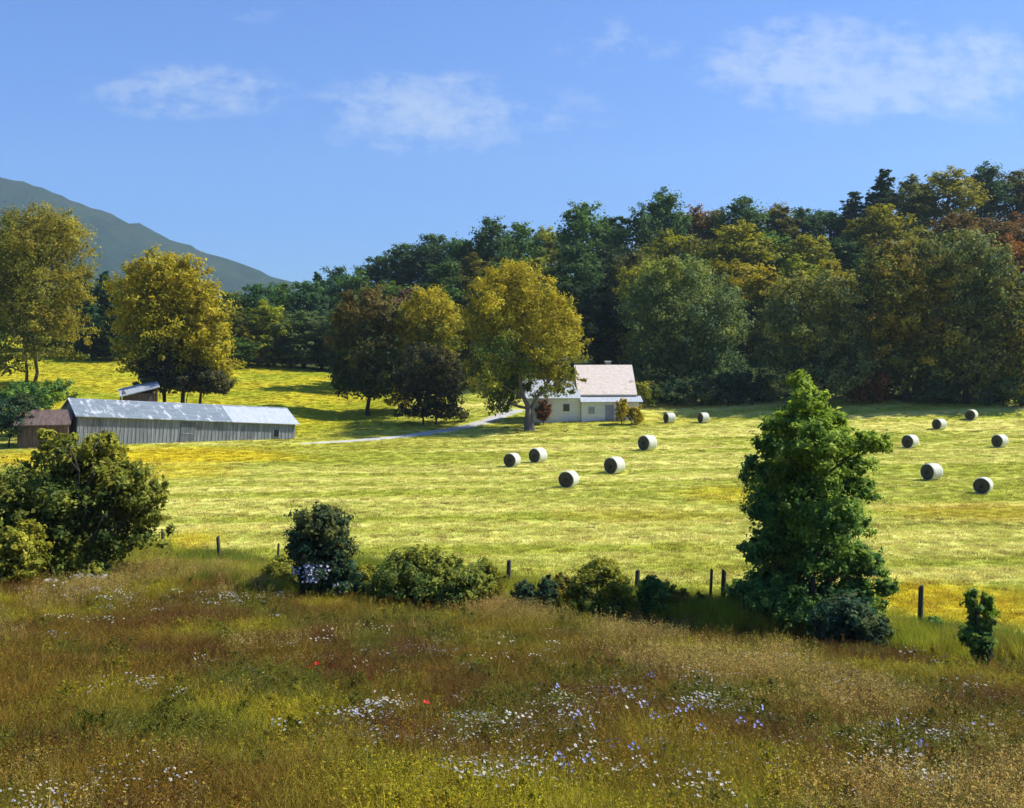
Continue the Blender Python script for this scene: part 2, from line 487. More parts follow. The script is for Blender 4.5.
def axis(parts):
    return np.unique(np.concatenate([np.linspace(a, b, n, endpoint=False) for a, b, n in parts] + [[parts[-1][1]]]))
gx = axis([(-6000, -600, 12), (-600, -130, 24), (-130, -70, 50), (-70, 90, 230), (90, 160, 50), (160, 600, 24), (600, 6000, 13)])
gy = axis([(-300, -20, 14), (-20, 4, 24), (4, 60, 110), (60, 200, 190), (200, 330, 60), (330, 900, 20), (900, 9000, 20)])
X, Y = np.meshgrid(gx, gy)
Z = terrain(X, Y)
nx, ny = len(gx), len(gy)
ii = (np.arange(ny - 1)[:, None] * nx + np.arange(nx - 1)[None, :]).ravel()
gq = np.stack([ii, ii + 1, ii + nx + 1, ii + nx], 1)
gm, nt, out = nodes_of('ground_turf')
a = N(nt, 'ShaderNodeAttribute'); a.attribute_name = 'soil'
geo = N(nt, 'ShaderNodeNewGeometry')
n1 = noise(nt, mapping(nt, geo.outputs['Position'], (.8, 3.2, 1), (0, 0, .10)), 1.1, 8, .7)
n2 = noise(nt, mapping(nt, geo.outputs['Position'], (1, 2.2, 1), (0, 0, .08)), 2.6, 4, .6)
v1 = ramp(nt, [(.25, (.62, .60, .55)), (.5, (1, 1, 1)), (.75, (1.22, 1.2, 1.15))], n1).outputs[0]
dk = ramp(nt, [(.60, (1, 1, 1)), (.72, (.62, .50, .42))], n2).outputs[0]
c = mixc(nt, 1, a.outputs['Color'], v1, 'MULTIPLY'); c = mixc(nt, 1, c, dk, 'MULTIPLY')
p = N(nt, 'ShaderNodeBsdfPrincipled'); p.inputs['Roughness'].default_value = 1; p.inputs['Specular IOR Level'].default_value = .05
nt.links.new(c, p.inputs['Base Color'])
bm = N(nt, 'ShaderNodeBump'); bm.inputs['Strength'].default_value = .7; bm.inputs['Distance'].default_value = .12
nt.links.new(n1, bm.inputs['Height']); nt.links.new(bm.outputs[0], p.inputs['Normal'])
nt.links.new(p.outputs[0], out.inputs[0])
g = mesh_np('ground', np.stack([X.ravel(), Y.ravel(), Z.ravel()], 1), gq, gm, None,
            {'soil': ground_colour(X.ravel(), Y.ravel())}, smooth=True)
tag(g, 'wide farm land of brown meadow, mown yellow-green hayfield and wooded slope', 'ground', kind='structure')

# ------------------------------------------------------------------ farm track
tp = [(300, 444), (330, 442), (365, 440), (400, 437), (435, 432), (465, 427), (487, 421), (503, 415), (518, 410)]
P = [np.array(hit(*q)) for q in tp]
pts = []
for i in range(len(P) - 1):
    for t in np.linspace(0, 1, 8, endpoint=False): pts.append(P[i] * (1 - t) + P[i + 1] * t)
pts.append(P[-1]); pts = np.array(pts)
V = []; Q = []
for i, q in enumerate(pts):
    t = pts[min(i + 2, len(pts) - 1)] - pts[max(i - 2, 0)]; t[2] = 0; t /= np.linalg.norm(t)
    s = np.array((-t[1], t[0], 0)); w = 1.35 * min(1, .25 + i / 20) * (1 + .18 * math.sin(i * 1.7) * math.sin(i * .6))
    for e in (-1, -.5, 0, .5, 1):
        r = q + s * w * e; V.append((r[0], r[1], T(r[0], r[1]) + (.03 if abs(e) < 1 else -.02)))
    if i:
        b = (i - 1) * 5
        for j in range(4): Q.append((b + j, b + j + 1, b + 5 + j + 1, b + 5 + j))
trk = mesh_np('farm_track', V, np.array(Q), weathered('track_gravel', [(.3, (.34, .34, .32)), (.7, (.62, .62, .60))], (2, 2, 2), 2.2, 1, 0, .4, (1.1, .55, .70, (.22, .26, .08)), .1), smooth=True)
tag(trk, 'pale gravel farm track winding past the yellow tree to the house', 'track', kind='structure')

# ------------------------------------------------------------------ far mountain
mx = np.arange(-3400, 1700, 22.0); my = np.linspace(1500, 3100, 60)
MXX, MYY = np.meshgrid(mx, my)
ridge_px = [-900, -400, -150, 0, 30, 60, 95, 130, 165, 200, 240, 280, 310, 360, 500, 800, 1300]
ridge_py = [120, 128, 152, 175, 182, 195, 209, 222, 238, 250, 265, 277, 287, 298, 312, 330, 345]
RY = 2500.0
rz = ZC + (HY - np.interp(CX + F * MXX / RY, ridge_px, ridge_py)) / F * RY
t = np.clip((MYY - 1500) / (RY - 1500), 0, 1); back = np.clip((MYY - RY) / 900, 0, 1)
prof = (t ** .9) * (1 - .5 * back)
mz = 3 + (rz - 3) * prof
gul = (fbm(MXX, MYY * .6, 260, 2.2, 4) - .5) * 95 * np.clip(t * (1.02 - t) * 4, 0, 1)
rough_ = (fbm(MXX, MYY, 46, 7.1, 3) - .5) * 22 + rng.normal(size=MXX.shape) * 2.6
mz = mz + gul + rough_ * np.clip(t * 3, 0, 1)
nx2, ny2 = len(mx), len(my)
ii = (np.arange(ny2 - 1)[:, None] * nx2 + np.arange(nx2 - 1)[None, :]).ravel()
mm, nt, out = nodes_of('mountain_woods')
geo = N(nt, 'ShaderNodeNewGeometry')
n1 = noise(nt, geo.outputs['Position'], .03, 8, .7); n2 = noise(nt, geo.outputs['Position'], .006, 4, .6)
c = ramp(nt, [(.3, (.010, .030, .026)), (.55, (.020, .050, .038)), (.8, (.042, .070, .040))], n1).outputs[0]
c = mixc(nt, ramp(nt, [(.45, (0, 0, 0)), (.7, (.5, .5, .5))], n2).outputs[0], c, (.05, .065, .03))
p = N(nt, 'ShaderNodeBsdfPrincipled'); p.inputs['Roughness'].default_value = 1; p.inputs['Specular IOR Level'].default_value = 0
nt.links.new(c, p.inputs['Base Color'])
bm = N(nt, 'ShaderNodeBump'); bm.inputs['Strength'].default_value = 1; bm.inputs['Distance'].default_value = 14
nt.links.new(n1, bm.inputs['Height']); nt.links.new(bm.outputs[0], p.inputs['Normal']); nt.links.new(p.outputs[0], out.inputs[0])
mo = mesh_np('mountain', np.stack([MXX.ravel(), MYY.ravel(), mz.ravel()], 1), np.stack([ii, ii + 1, ii + nx2 + 1, ii + nx2], 1), mm, smooth=True)
tag(mo, 'hazy blue-green wooded mountain sloping down behind the trees', 'mountain', kind='structure')

# ------------------------------------------------------------------ buildings
M_BOARD = weathered('grey_barn_boards', [(.25, (.08, .09, .10)), (.5, (.20, .22, .24)), (.75, (.38, .41, .45))], (7, 7, .35), 1.0, .9, 0, .5, (.45, .55, .72, (.10, .10, .11), (1, 1, .5)))
M_TIN = weathered('barn_tin_roof', [(.3, (.13, .17, .20)), (.62, (.24, .29, .33))], (1.2, 5, 5), .9, .55, .15, .25, (1.5, .54, .66, (.54, .57, .60), (1.3, .55, .55)), .5)
M_TIN_NEW = weathered('bright_tin_roof', [(.3, (.36, .41, .46)), (.7, (.54, .58, .62))], (4, 1, 1), 1.2, .5, .1, .15, None, .5)
M_DARK = plain('dark_opening', (.012, .013, .014), .9)
M_OLDBROWN = weathered('brown_shed_boards', [(.3, (.055, .040, .034)), (.7, (.16, .115, .09))], (6, 6, .5), 1.3, .9, 0, .5)
M_OLDBROWN_ROOF = weathered('brown_shed_roof', [(.3, (.07, .048, .042)), (.7, (.19, .135, .115))], (3, 1, 1), 1.3, .9, 0, .5)
M_WHITE = weathered('whitewashed_boards', [(.25, (.60, .62, .64)), (.7, (.82, .83, .84))], (.4, .4, 6), 1.3, .75, 0, .3, (.6, .60, .78, (.42, .44, .46)))
M_WHITE_TRIM = plain('white_trim', (.78, .78, .76), .6)
M_SHAKE = weathered('wooden_shake_roof', [(.25, (.50, .42, .36)), (.55, (.74, .65, .58)), (.8, (.85, .77, .71))], (2.2, 9, 9), 1.1, .9, 0, .6, (1.3, .62, .75, (.30, .22, .17)))
M_GLASS = plain('window_glass', (.03, .035, .045), .12, .6)
M_STONE = weathered('chimney_stone', [(.3, (.18, .15, .13)), (.7, (.40, .36, .33))], (4, 4, 8), 1.5, .9)
M_CONC = plain('pale_cap', (.7, .7, .68), .8)

def gable_roof(L, W, h, rise, ox, oy, th):
    """two sloping slabs meeting at the ridge, ridge along local x, L/W: half sizes"""
    mb = MB(); s = rise / W
    for sg in (-1, 1):
        y1 = sg * (W + oy); z1 = h - s * oy
        mb.prism([(0, h + rise), (y1, z1), (y1, z1 + th), (0, h + rise + th)], -L - ox, L + ox)
    return mb

# long grey barn -------------------------------------------------
a = R(35)
d0 = 100.5; x0 = (64 - CX) / F * d0                     # left end of the ridge
Lb = 21.5
c0 = np.array((x0, d0)) + np.array((math.cos(a), math.sin(a))) * Lb / 2
zL = ZC - (398 - HY) / F * d0; dR = d0 + Lb * math.sin(a); zR = ZC - (408 - HY) / F * dR
tilt = math.atan2(zL - zR, Lb)
barn = thing('barn', 'long low grey board barn with patched pale tin roof at field edge', 'barn', (c0[0], c0[1], (zL + zR) / 2 - 4.02), a)
barn.rotation_euler = (0, tilt, a)
L, W, h, rise = Lb / 2 - .3, 3.0, 2.62, 1.30
w = MB(); w.prism([(-W, -1.2), (W, -1.2), (W, h), (0, h + rise), (-W, h)], -L, L); w.build('wall', M_BOARD, barn)
bt = MB()
for i in range(58):
    xx = -L + .25 + i * (2 * L - .5) / 57
    bt.box(xx - .035, xx + .035, -W - .035, -W - .003, -.6, h - .12)
bt.build('board_batten', M_BOARD, barn)
# tin roof: older patched sheets to the left, newer bright sheets to the right
def roof_strip(x0_, x1_, seed):
    mb = MB(); s = rise / W
    for sg in (-1, 1):
        y1 = sg * (W + .35); z1 = h - s * .35
        mb.prism([(0, h + rise + .02), (y1, z1 + .02), (y1, z1 + .09), (0, h + rise + .09)], x0_, x1_)
    return mb
roof_strip(-L - .3, L * .36, 1).build('roof', M_TIN, barn)
roof_strip(L * .36 + .004, L + .3, 2).build('roof', M_TIN_NEW, barn)['label'] = 'newer bright white tin end of the roof'
rc = MB(); rc.prism([(-.16, h + rise + .03), (0, h + rise + .13), (.16, h + rise + .03), (0, h + rise + .10)], -L - .32, L + .32); rc.build('ridge_cap', M_TIN, barn)
dm = MB(); dm.box(-1.15, .25, -W - .09, -W - .04, -.5, h - .35)
dr = dm.build('door', weathered('dark_barn_door', [(.3, (.06, .07, .08)), (.7, (.17, .19, .21))], (6, 6, .4), 1.2, .9), barn, .01)
for zz in (.15, 1.2):
    hb = MB(); hb.box(-1.0, .1, -W - .12, -W - .093, zz, zz + .12); hb.build('batten', M_BOARD, dr)
wf = MB(); wf.box(L - 2.35, L - 1.65, -W - .08, -W - .04, 1.15, 1.95); wfo = wf.build('window', M_BOARD, barn, .01)
gl = MB(); gl.box(L - 2.27, L - 1.73, -W - .10, -W - .083, 1.23, 1.87); gl.build('pane', M_DARK, wfo)

# low brown shed left of the barn ----------------------------------
dS = 99.0; xs = (47 - CX) / F * dS; zb = T(xs, dS)
shed = thing('shed', 'low brown wooden shed half hidden beside the left end of the barn', 'shed', (xs, dS, zb), R(12))
ztop = ZC - (410 - HY) / F * dS - zb
L, W, h, rise = 2.1, 1.9, ztop - 1.15, 1.05
w = MB(); w.prism([(-W, -.8), (W, -.8), (W, h), (0, h + rise), (-W, h)], -L, L); w.build('wall', M_OLDBROWN, shed)
gable_roof(L, W, h + .03, rise, .25, .3, .09).build('roof', M_OLDBROWN_ROOF, shed)

# small pale-roofed shed up the slope -------------------------------
x, y, z = hit(140, 402)
y = 117.0; x = (139 - CX) / F * y; z = T(x, y)
k = y / F
ps = thing('shed', 'small open shed with a pale slanting tin roof under the golden tree', 'shed', (x, y, z), R(20))
zt = ZC - (384 - HY) * k - z; zl = ZC - (393.5 - HY) * k - z
rf = MB(); rf.prism([(-2.0, 0), (2.0, 0), (2.0, .10), (-2.0, .10)], -2.05, 2.05)
ro = rf.build('roof', M_TIN_NEW, ps); ro.rotation_euler = (R(9), -math.atan2(zt - zl, 4.1), 0); ro.location = (0, 0, (zt + zl) / 2)
for sx in (-1.85, 1.75):
    for sy in (-1.5, 1.5):
        pb = MB(); hh = (zt + zl) / 2 + sx / 4.1 * (zt - zl) + sy * .155 - .06
        pb.box(sx - .08, sx + .08, sy - .08, sy + .08, -.5, hh); pb.build('post', M_OLDBROWN, ps)
bw = MB(); bw.prism([(-1.5, -.5), (1.5, -.5), (1.5, max((zt + zl) / 2 - .05, .6)), (-1.5, max((zt + zl) / 2 - .45, .4))], -1.65, 1.55); bw.build('wall', M_OLDBROWN, ps)

# farmhouse -----------------------------------------------------------
dH = 131.0
kH = dH / F
ah = R(4)
xc = (603 - CX) * kH; zg = T(xc, dH - 3)
house = thing('house', 'white farmhouse with tan shake roof and pale porch roof under the wood', 'house', (xc, dH, zg), ah)
HL, HW = 3.18, 3.1
z_r = ZC - (366 - HY) * dH / F - zg; z_e = ZC - (393 - HY) * (dH - HW) / F - zg
h, rise = z_e, z_r - z_e
w = MB(); w.prism([(-HW, -.8), (HW, -.8), (HW, h), (0, h + rise), (-HW, h)], -HL, HL); w.build('wall', M_WHITE, house)
gable_roof(HL, HW, h + .02, rise, .30, .30, .12).build('roof', M_SHAKE, house)
M_FASCIA = plain('brown_fascia', (.10, .05, .03), .8)
for sg in (-1, 1):
    fb = MB()
    xx = sg * (HL + .30)
    fb.prism([(-HW - .3, h - .30 * rise / HW - .12), (0, h + rise - .12), (0, h + rise + .02), (-HW - .3, h - .30 * rise / HW + .02)], xx - .03 + sg * .035, xx + .03 + sg * .035)
    fb.build('fascia', M_FASCIA, house)
# enclosed front lean-to with white roof
PW = 1.7
z_p = ZC - (402.5 - HY) * (dH - HW - PW) / F - zg
lp = MB(); lp.prism([(-HW + .01, z_e - .42), (-HW - PW, z_p), (-HW - PW, z_p + .08), (-HW + .01, z_e - .34)], -HL - .1, HL + .75); lp.build('porch_roof', M_TIN_NEW, house)
lw = MB(); lw.prism([(-HW + .003, -.6), (-HW + .003, z_e - .44), (-HW - PW + .45, z_p + .02), (-HW - PW + .45, -.6)], -HL + .02, HL + .35); lw.build('porch_wall', M_WHITE, house)
yf = -HW - PW + .45
for (wx, ww, z0, z1, nm) in ((-2.0, .75, .7, 1.5, 'window'), (.1, .85, .02, 1.62, 'door'), (2.1, .75, .7, 1.5, 'window')):
    b = MB(); b.box(wx - ww / 2 - .08, wx + ww / 2 + .08, yf - .05, yf - .003, z0 - .08, z1 + .08)
    fo = b.build(nm, M_WHITE_TRIM if nm == 'window' else plain('blue_grey_door', (.28, .30, .38), .6), house, .01)
    if nm == 'window':
        b = MB(); b.box(wx - ww / 2, wx + ww / 2, yf - .07, yf - .053, z0, z1); b.build('pane', plain('curtained_pane', (.28, .31, .40), .25, .5), fo)
    else:
        b = MB(); b.box(wx + .28, wx + .34, yf - .10, yf - .053, .85, .95); b.build('handle', M_DARK, fo)
ch = MB(); ch.box(.35, .95, .1, .7, h + rise - .7, h + rise + .45); cho = ch.build('chimney', M_STONE, house, .02)
cc = MB(); cc.box(.28, 1.02, .03, .77, h + rise + .453, h + rise + .60); cc.build('chimney_cap', M_CONC, cho)
# lower left wing
WL = 3.0; WW = 2.6
z_r2 = ZC - (380 - HY) * dH / F - zg; z_e2 = ZC - (397 - HY) * (dH - 3.8) / F - zg
x_w = -HL - WL - .02
ww_ = MB(); ww_.prism([(-WW - 1.2, -.8), (WW - 1.2, -.8), (WW - 1.2, z_e2), (-1.2, z_r2), (-WW - 1.2, z_e2)], x_w - WL, x_w + WL); ww_.build('wing_wall', M_WHITE, house)
wr = gable_roof(WL, WW, z_e2 + .02, z_r2 - z_e2, .25, .3, .09)
wr.v = [(v[0] + x_w - .26, v[1] - 1.2, v[2]) for v in wr.v]; wr.build('wing_roof', M_TIN_NEW, house)
b = MB(); yw = -WW - 1.2; b.box(x_w + .9, x_w + 1.8, yw - .05, yw - .003, .9, 1.9); fo = b.build('window', M_WHITE_TRIM, house, .01)
b = MB(); b.box(x_w + .98, x_w + 1.72, yw - .07, yw - .053, .98, 1.82); b.build('pane', M_GLASS, fo)

# ------------------------------------------------------------------ hay bales
M_WRAP = weathered('bale_net_wrap', [(.3, (.46, .48, .38)), (.7, (.68, .70, .61))], (8, 8, 1), 2.2, .6, 0, .5, (2.5, .60, .8, (.50, .46, .28)))
m, nt, out = nodes_of('bale_hay_face')
tc = N(nt, 'ShaderNodeTexCoord')
ln = N(nt, 'ShaderNodeVectorMath'); ln.operation = 'LENGTH'
mpn = mapping(nt, tc.outputs['Object'], (1, 0, 1)); nt.links.new(mpn, ln.inputs[0])
nz = noise(nt, tc.outputs['Object'], 7, 5, .7)
rr = math_(nt, 'SINE', math_(nt, 'ADD', math_(nt, 'MULTIPLY', ln.outputs['Value'], 60), math_(nt, 'MULTIPLY', nz, 7)))
c = ramp(nt, [(0, (.022, .022, .012)), (.5, (.05, .048, .026)), (1, (.10, .09, .05))], math_(nt, 'ADD', math_(nt, 'MULTIPLY', rr, .22), nz)).outputs[0]
p = N(nt, 'ShaderNodeBsdfPrincipled'); p.inputs['Roughness'].default_value = 1
nt.links.new(c, p.inputs['Base Color'])
bm = N(nt, 'ShaderNodeBump'); bm.inputs['Strength'].default_value = .8; bm.inputs['Distance'].default_value = .04
nt.links.new(nz, bm.inputs['Height']); nt.links.new(bm.outputs[0], p.inputs['Normal']); nt.links.new(p.outputs[0], out.inputs[0])
M_HAYFACE = m

def bale_meshes():
    # axis along local y, unit radius 0.7, resting on z=0; slightly slumped
    r, hl = .70, .50
    prof = [(-hl + .015, r * .90), (-hl, r * .95), (-hl + .05, r * .99), (-hl * .5, r * 1.0), (0, r * .995), (hl * .5, r * 1.0), (hl - .05, r * .99), (hl, r * .95), (hl - .015, r * .90)]
    n = 40; V = []; Q = []
    for j, (yy, rad) in enumerate(prof):
        for k in range(n):
            a_ = 2 * math.pi * k / n
            q = rad * (1 + .012 * math.sin(3 * a_ + j) + .008 * math.sin(7 * a_ + 2 * j))
            zz = r + q * math.sin(a_); zz = max(zz, .02) if zz < .06 else zz
            V.append((q * math.cos(a_) * 1.02, yy, zz * .985))
        if j:
            for k in range(n):
                k2 = (k + 1) % n; Q.append(((j - 1) * n + k, (j - 1) * n + k2, j * n + k2, j * n + k))
    wrap = mesh_np('wrap', V, np.array(Q), M_WRAP, None, smooth=True)
    faces = []
    for sg in (-1, 1):
        V = [(0, sg * (hl + .02), r)]; tri = []; qd = []
        rings = [.15, .3, .45, .58, r * .93]
        for i, rad in enumerate(rings):
            for k in range(n):
                a_ = 2 * math.pi * k / n; V.append((rad * math.cos(a_) * 1.02, sg * (hl - .02 + .035 * (1 - (rad / r) ** 2) + rng.normal() * .010), (r + rad * math.sin(a_)) * .985))
        for k in range(n): tri.append((0, 1 + k, 1 + (k + 1) % n))
        for i in range(1, len(rings)):
            for k in range(n):
                k2 = (k + 1) % n; qd.append((1 + (i - 1) * n + k, 1 + (i - 1) * n + k2, 1 + i * n + k2, 1 + i * n + k))
        f = mesh_np('hay_face', V, [np.array(tri), np.array(qd)], M_HAYFACE, None, smooth=True)
        f.location = (0, 0, 0); faces.append(f)
    return [wrap] + faces
BALES = [   # column, base row, height px, end-face heading (deg, 0 = straight at us, + = turned to the left), label
    (512, 467.5, 14.5, 30, 'round hay bale at the far left end of the bales'),
    (538, 463.5, 15.5, 40, 'round hay bale just right of the leftmost one'),
    (569, 488.5, 17.5, 26, 'dark-faced round hay bale standing lowest of those before the house'),
    (615, 474.5, 17.5, 38, 'round hay bale with bright right side, between the lowest one and the house'),
    (648, 451.0, 16.0, 42, 'large round hay bale just below the right corner of the house'),
    (670, 423.5, 11.0, 60, 'round hay bale in the shade strip beside the house shrubs'),
    (704, 423.5, 11.0, 58, 'round hay bale by the wood edge below the grey-green tree'),
    (912, 448.5, 14.0, 34, 'leftmost of the six round hay bales right of the leafy sapling'),
    (941, 430.0, 11.5, 38, 'small far round hay bale up the slope, near the wood'),
    (973, 420.5, 11.0, 20, 'topmost round hay bale against the dark edge of the wood'),
    (934, 481.0, 17.5, 40, 'biggest round hay bale right of the sapling with wide bright side'),
    (1002, 448.0, 13.5, 36, 'rightmost round hay bale, with shaded end, near the frame edge'),
    (986, 494.5, 17.0, 14, 'nearest round hay bale of the right group, end face towards the viewer'),
]
proto = None
for (px, py, hp, ang, lab) in BALES:
    x, y, z = hit(px, py)
    s = hp * y / F / 1.40
    hd = math.atan2(x, y)
    r = thing('hay_bale', lab, 'hay bale', (x, y + .45, z - .03), 0, 'round hay bales on the mown field')
    r.rotation_euler = (0, 0, -R(ang) - hd)
    r.scale = (s, s * random.uniform(.95, 1.08), s)
    if proto is None:
        proto = bale_meshes()
        for q in proto: q.parent = r
    else:
        for q in proto:
            c_ = q.copy(); COL.objects.link(c_); c_.parent = r

# ------------------------------------------------------------------ fence posts
M_POST = weathered('old_fence_wood', [(.3, (.035, .035, .025)), (.7, (.13, .12, .085))], (9, 9, 1), 2, .95, 0, .6, (2, .55, .75, (.06, .08, .04)))
POSTS = [
    (163, 548, 540, 'short far fence post by the left bushes'), (220, 566, 547, 'fence post in the tall grass left of the dark round shrub'),
    (277, 572, 555, 'thin fence post just left of the dark round shrub'), (508, 601, 568, 'leaning fence post right of the wide dark shrub'),
    (635, 612, 577, 'thick fence post right of the yellow-green shrub'), (709, 622, 577, 'slim mossy fence post, left one of two close together'),
    (722, 622, 578, 'dark fence post just left of the leafy sapling'), (920, 642, 594, 'tall fence post standing alone right of the sapling')]
for i, (px, py, tpy, lab) in enumerate(POSTS):
    x, y, z = hit(px, py)
    hgt = (py - tpy) * y / F + (.25 if i > 2 else .45)
    r0 = .085 if i not in (2, 5) else .055
    n = 9; V = []; Q = []
    lv = [(-.4, 1.0), (0, 1.0), (hgt * .35, .96), (hgt * .7, .93), (hgt * .97, .90), (hgt, .78)]
    for j, (zz, q) in enumerate(lv):
        for k in range(n):
            a_ = 2 * math.pi * k / n; rr_ = r0 * q * (1 + .09 * math.sin(k * 2.1 + i))
            top = .05 * math.cos(a_ + i) if j >= 4 else 0
            V.append((rr_ * math.cos(a_), rr_ * math.sin(a_), zz + top))
        if j:
            for k in range(n):
                k2 = (k + 1) % n; Q.append(((j - 1) * n + k, (j - 1) * n + k2, j * n + k2, j * n + k))
    cap = np.array([[(len(lv) - 1) * n + k for k in range(n)]])
    o = mesh_np('fence_post', V, [np.array(Q), cap], M_POST)
    o.location = (x, y, z); o.rotation_euler = (R(random.uniform(-3, 3)), R(random.uniform(-5, 5) + (4 if i == 3 else 0)), random.random() * 3)
    tag(o, lab, 'fence post', 'old fence posts along the meadow edge')

# ------------------------------------------------------------------ wooded hillside
def forest_proto(kind, seed):
    """unit tree about 16 m tall, crown radius about 4.5 m"""
    lobes = []
    if kind == 'round':
        k = 11
        for i in range(k):
            a_ = i * 2.4 + rng.random(); hh = 6.0 + 8.0 * i / (k - 1)
            rad = 3.0 * math.sin(math.pi * min(.96, .22 + .72 * i / (k - 1))) * rng.uniform(.75, 1.15)
            s = rng.uniform(1.6, 2.5)
            lobes.append((math.cos(a_) * rad, math.sin(a_) * rad, hh, s, s, s * rng.uniform(.8, 1.1), rng.uniform(0, .35) + (.25 if i > k * .6 else 0)))
        lobes.append((0, 0, 9.5, 3.2, 3.2, 4.4, .1)); lobes.append((.6, 0, 4.2, 3.3, 3.3, 3.0, .05)); lobes.append((-.8, .5, 2.6, 2.8, 2.8, 2.4, .05))
    elif kind == 'spread':
        for i in range(13):
            a_ = rng.random() * 6.28; rad = rng.uniform(.8, 3.6); hh = 13.6 - rad * 1.3 - rng.uniform(0, 3.5)
            s = rng.uniform(1.5, 2.4)
            lobes.append((math.cos(a_) * rad, math.sin(a_) * rad, hh, s, s, s * .85, rng.uniform(0, .5)))
        lobes.append((.3, 0, 9, 3.4, 3.2, 3.6, .1)); lobes.append((.5, 0, 4.6, 3.6, 3.6, 3.0, .0)); lobes.append((-.5, .4, 2.6, 3.0, 3.0, 2.4, .0))
    else:   # pine-like, narrow with ragged layers
        for i in range(34):
            f = i / 33; hh = 3.0 + 12.4 * f; rad = (1 - f ** 1.25) * 2.6 + .15; a_ = i * 2.4 + rng.random() * .8; q = rng.uniform(.55, 1.1)
            sz_ = .45 + rad * .26
            lobes.append((math.cos(a_) * rad * q, math.sin(a_) * rad * q, hh - .25 * rad * q, sz_ * 1.3, sz_ * 1.3, sz_ * .6, rng.uniform(0, .25)))
        lobes.append((0, 0, 8, 1.1, 1.1, 5.5, .0)); lobes.append((0, 0, 3.4, 2.2, 2.2, 2.2, .0))
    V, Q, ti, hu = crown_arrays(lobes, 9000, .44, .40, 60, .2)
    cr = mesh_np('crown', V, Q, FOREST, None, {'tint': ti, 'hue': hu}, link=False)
    paths = [([np.array((0, 0, -1.5)), np.array((.1, 0, 3)), np.array((-.1, .1, 8)), np.array((.1, 0, 13))], [.42, .30, .2, .05])]
    for l in lobes[::2]:
        paths.append(limb((0, 0, max(l[2] - 2.6, 2.5)), l[:3], .13, .03, .08))
    V, Q = tubes_arrays(paths, 6)
    tr = mesh_np('trunk', V, Q, MAT_BARK_DARK, None, smooth=True, link=False)
    return cr, tr
PROT = {'round': [forest_proto('round', i) for i in range(5)], 'spread': [forest_proto('spread', i) for i in range(4)], 'pine': [forest_proto('pine', i) for i in range(3)]}
FC = {  # base colours of leaves
    'dark':  (0.067, 0.132, 0.031), 'deep': (0.051, 0.107, 0.038), 'teal': (0.061, 0.142, 0.056), 'green': (0.088, 0.164, 0.026), 'olive': (0.143, 0.151, 0.021),
    'gold':  (.30, .275, .012), 'ygreen': (0.243, 0.263, 0.018), 'brown': (0.173, 0.106, 0.023), 'rust': (0.197, 0.089, 0.018), 'purple': (0.167, 0.107, 0.066), 'black': (0.033, 0.065, 0.025), 'sage': (0.127, 0.179, 0.059)}
WORD = {'dark': 'dark green', 'deep': 'deep green', 'teal': 'blue-green', 'green': 'mid green', 'olive': 'olive green', 'gold': 'golden yellow', 'ygreen': 'yellow-green',
        'brown': 'brown-leaved', 'rust': 'rusty red-brown', 'purple': 'purple-brown', 'black': 'nearly black-green', 'sage': 'grey-green'}
ZONE = {'sky': ('on the skyline of the wooded hill', 'trees along the skyline of the wooded hill'),
        'mid': ('halfway up the wooded hillside', 'trees halfway up the wooded hillside'),
        'low': ('in the lower rows of the hillside wood', 'trees in the lower rows of the hillside wood'),
        'left': ('in the belt of trees beyond the upper pasture', 'trees beyond the upper pasture')}
SHAPE = {'round': 'broadleaf tree', 'spread': 'spreading tree', 'pine': 'ragged pine'}
def forest_tree(px, top, depth, wpx, col, kind, zone):
    x = (px - CX) / F * depth; z = T(x, depth)
    hgt = ZC - (top - HY) / F * depth - z
    sz = max(hgt, 5) / 15.6
    halfw = wpx / 2 * depth / F
    sw = halfw / (4.6 if kind != 'pine' else 3.2)
    lab = f'{WORD[col]} {SHAPE[kind]} {ZONE[zone][0]}'
    root = thing('pine_tree' if kind == 'pine' else 'broadleaf_tree', lab, 'tree', (x, depth, z), 0, ZONE[zone][1])
    root.rotation_euler = (0, 0, random.random() * 6.28)
    root.scale = (sw * random.uniform(.94, 1.06), sw * random.uniform(.94, 1.06), sz)
    cr, tr = random.choice(PROT[kind])
    for q in (cr, tr):
        c_ = q.copy(); COL.objects.link(c_); c_.parent = root
        c_.name = q.name.split('.')[0]
        if q is cr:
            v = random.uniform(.85, 1.18); b = FC[col]
            c_.color = (b[0] * v * random.uniform(.92, 1.1), b[1] * v, b[2] * v * random.uniform(.9, 1.15), 1)
    return root
SKY = [(338, 268, 46, 'teal', 'round'), (358, 272, 36, 'green', 'round'), (378, 256, 44, 'teal', 'round'), (402, 245, 48, 'dark', 'round'), (434, 234, 52, 'deep', 'round'),
       (464, 226, 44, 'dark', 'spread'), (491, 219, 48, 'dark', 'round'), (520, 224, 48, 'green', 'round'), (550, 228, 50, 'ygreen', 'round'), (582, 204, 54, 'green', 'round'),
       (612, 206, 46, 'deep', 'spread'), (636, 210, 48, 'dark', 'round'), (663, 194, 58, 'dark', 'round'), (694, 207, 50, 'brown', 'round'), (716, 212, 48, 'olive', 'round'),
       (743, 199, 56, 'dark', 'round'), (777, 204, 48, 'olive', 'round'), (803, 208, 46, 'deep', 'round'), (830, 202, 46, 'dark', 'spread'), (854, 192, 44, 'teal', 'pine'),
       (884, 170, 50, 'deep', 'pine'), (914, 180, 56, 'olive', 'round'), (948, 172, 58, 'gold', 'round'), (985, 167, 52, 'deep', 'round'), (1016, 172, 58, 'olive', 'round'), (1054, 168, 60, 'brown', 'round')]
for (px, top, wp, c, k) in SKY: forest_tree(px, top, 236 + random.uniform(-6, 8), wp * 1.18, c, k, 'sky')
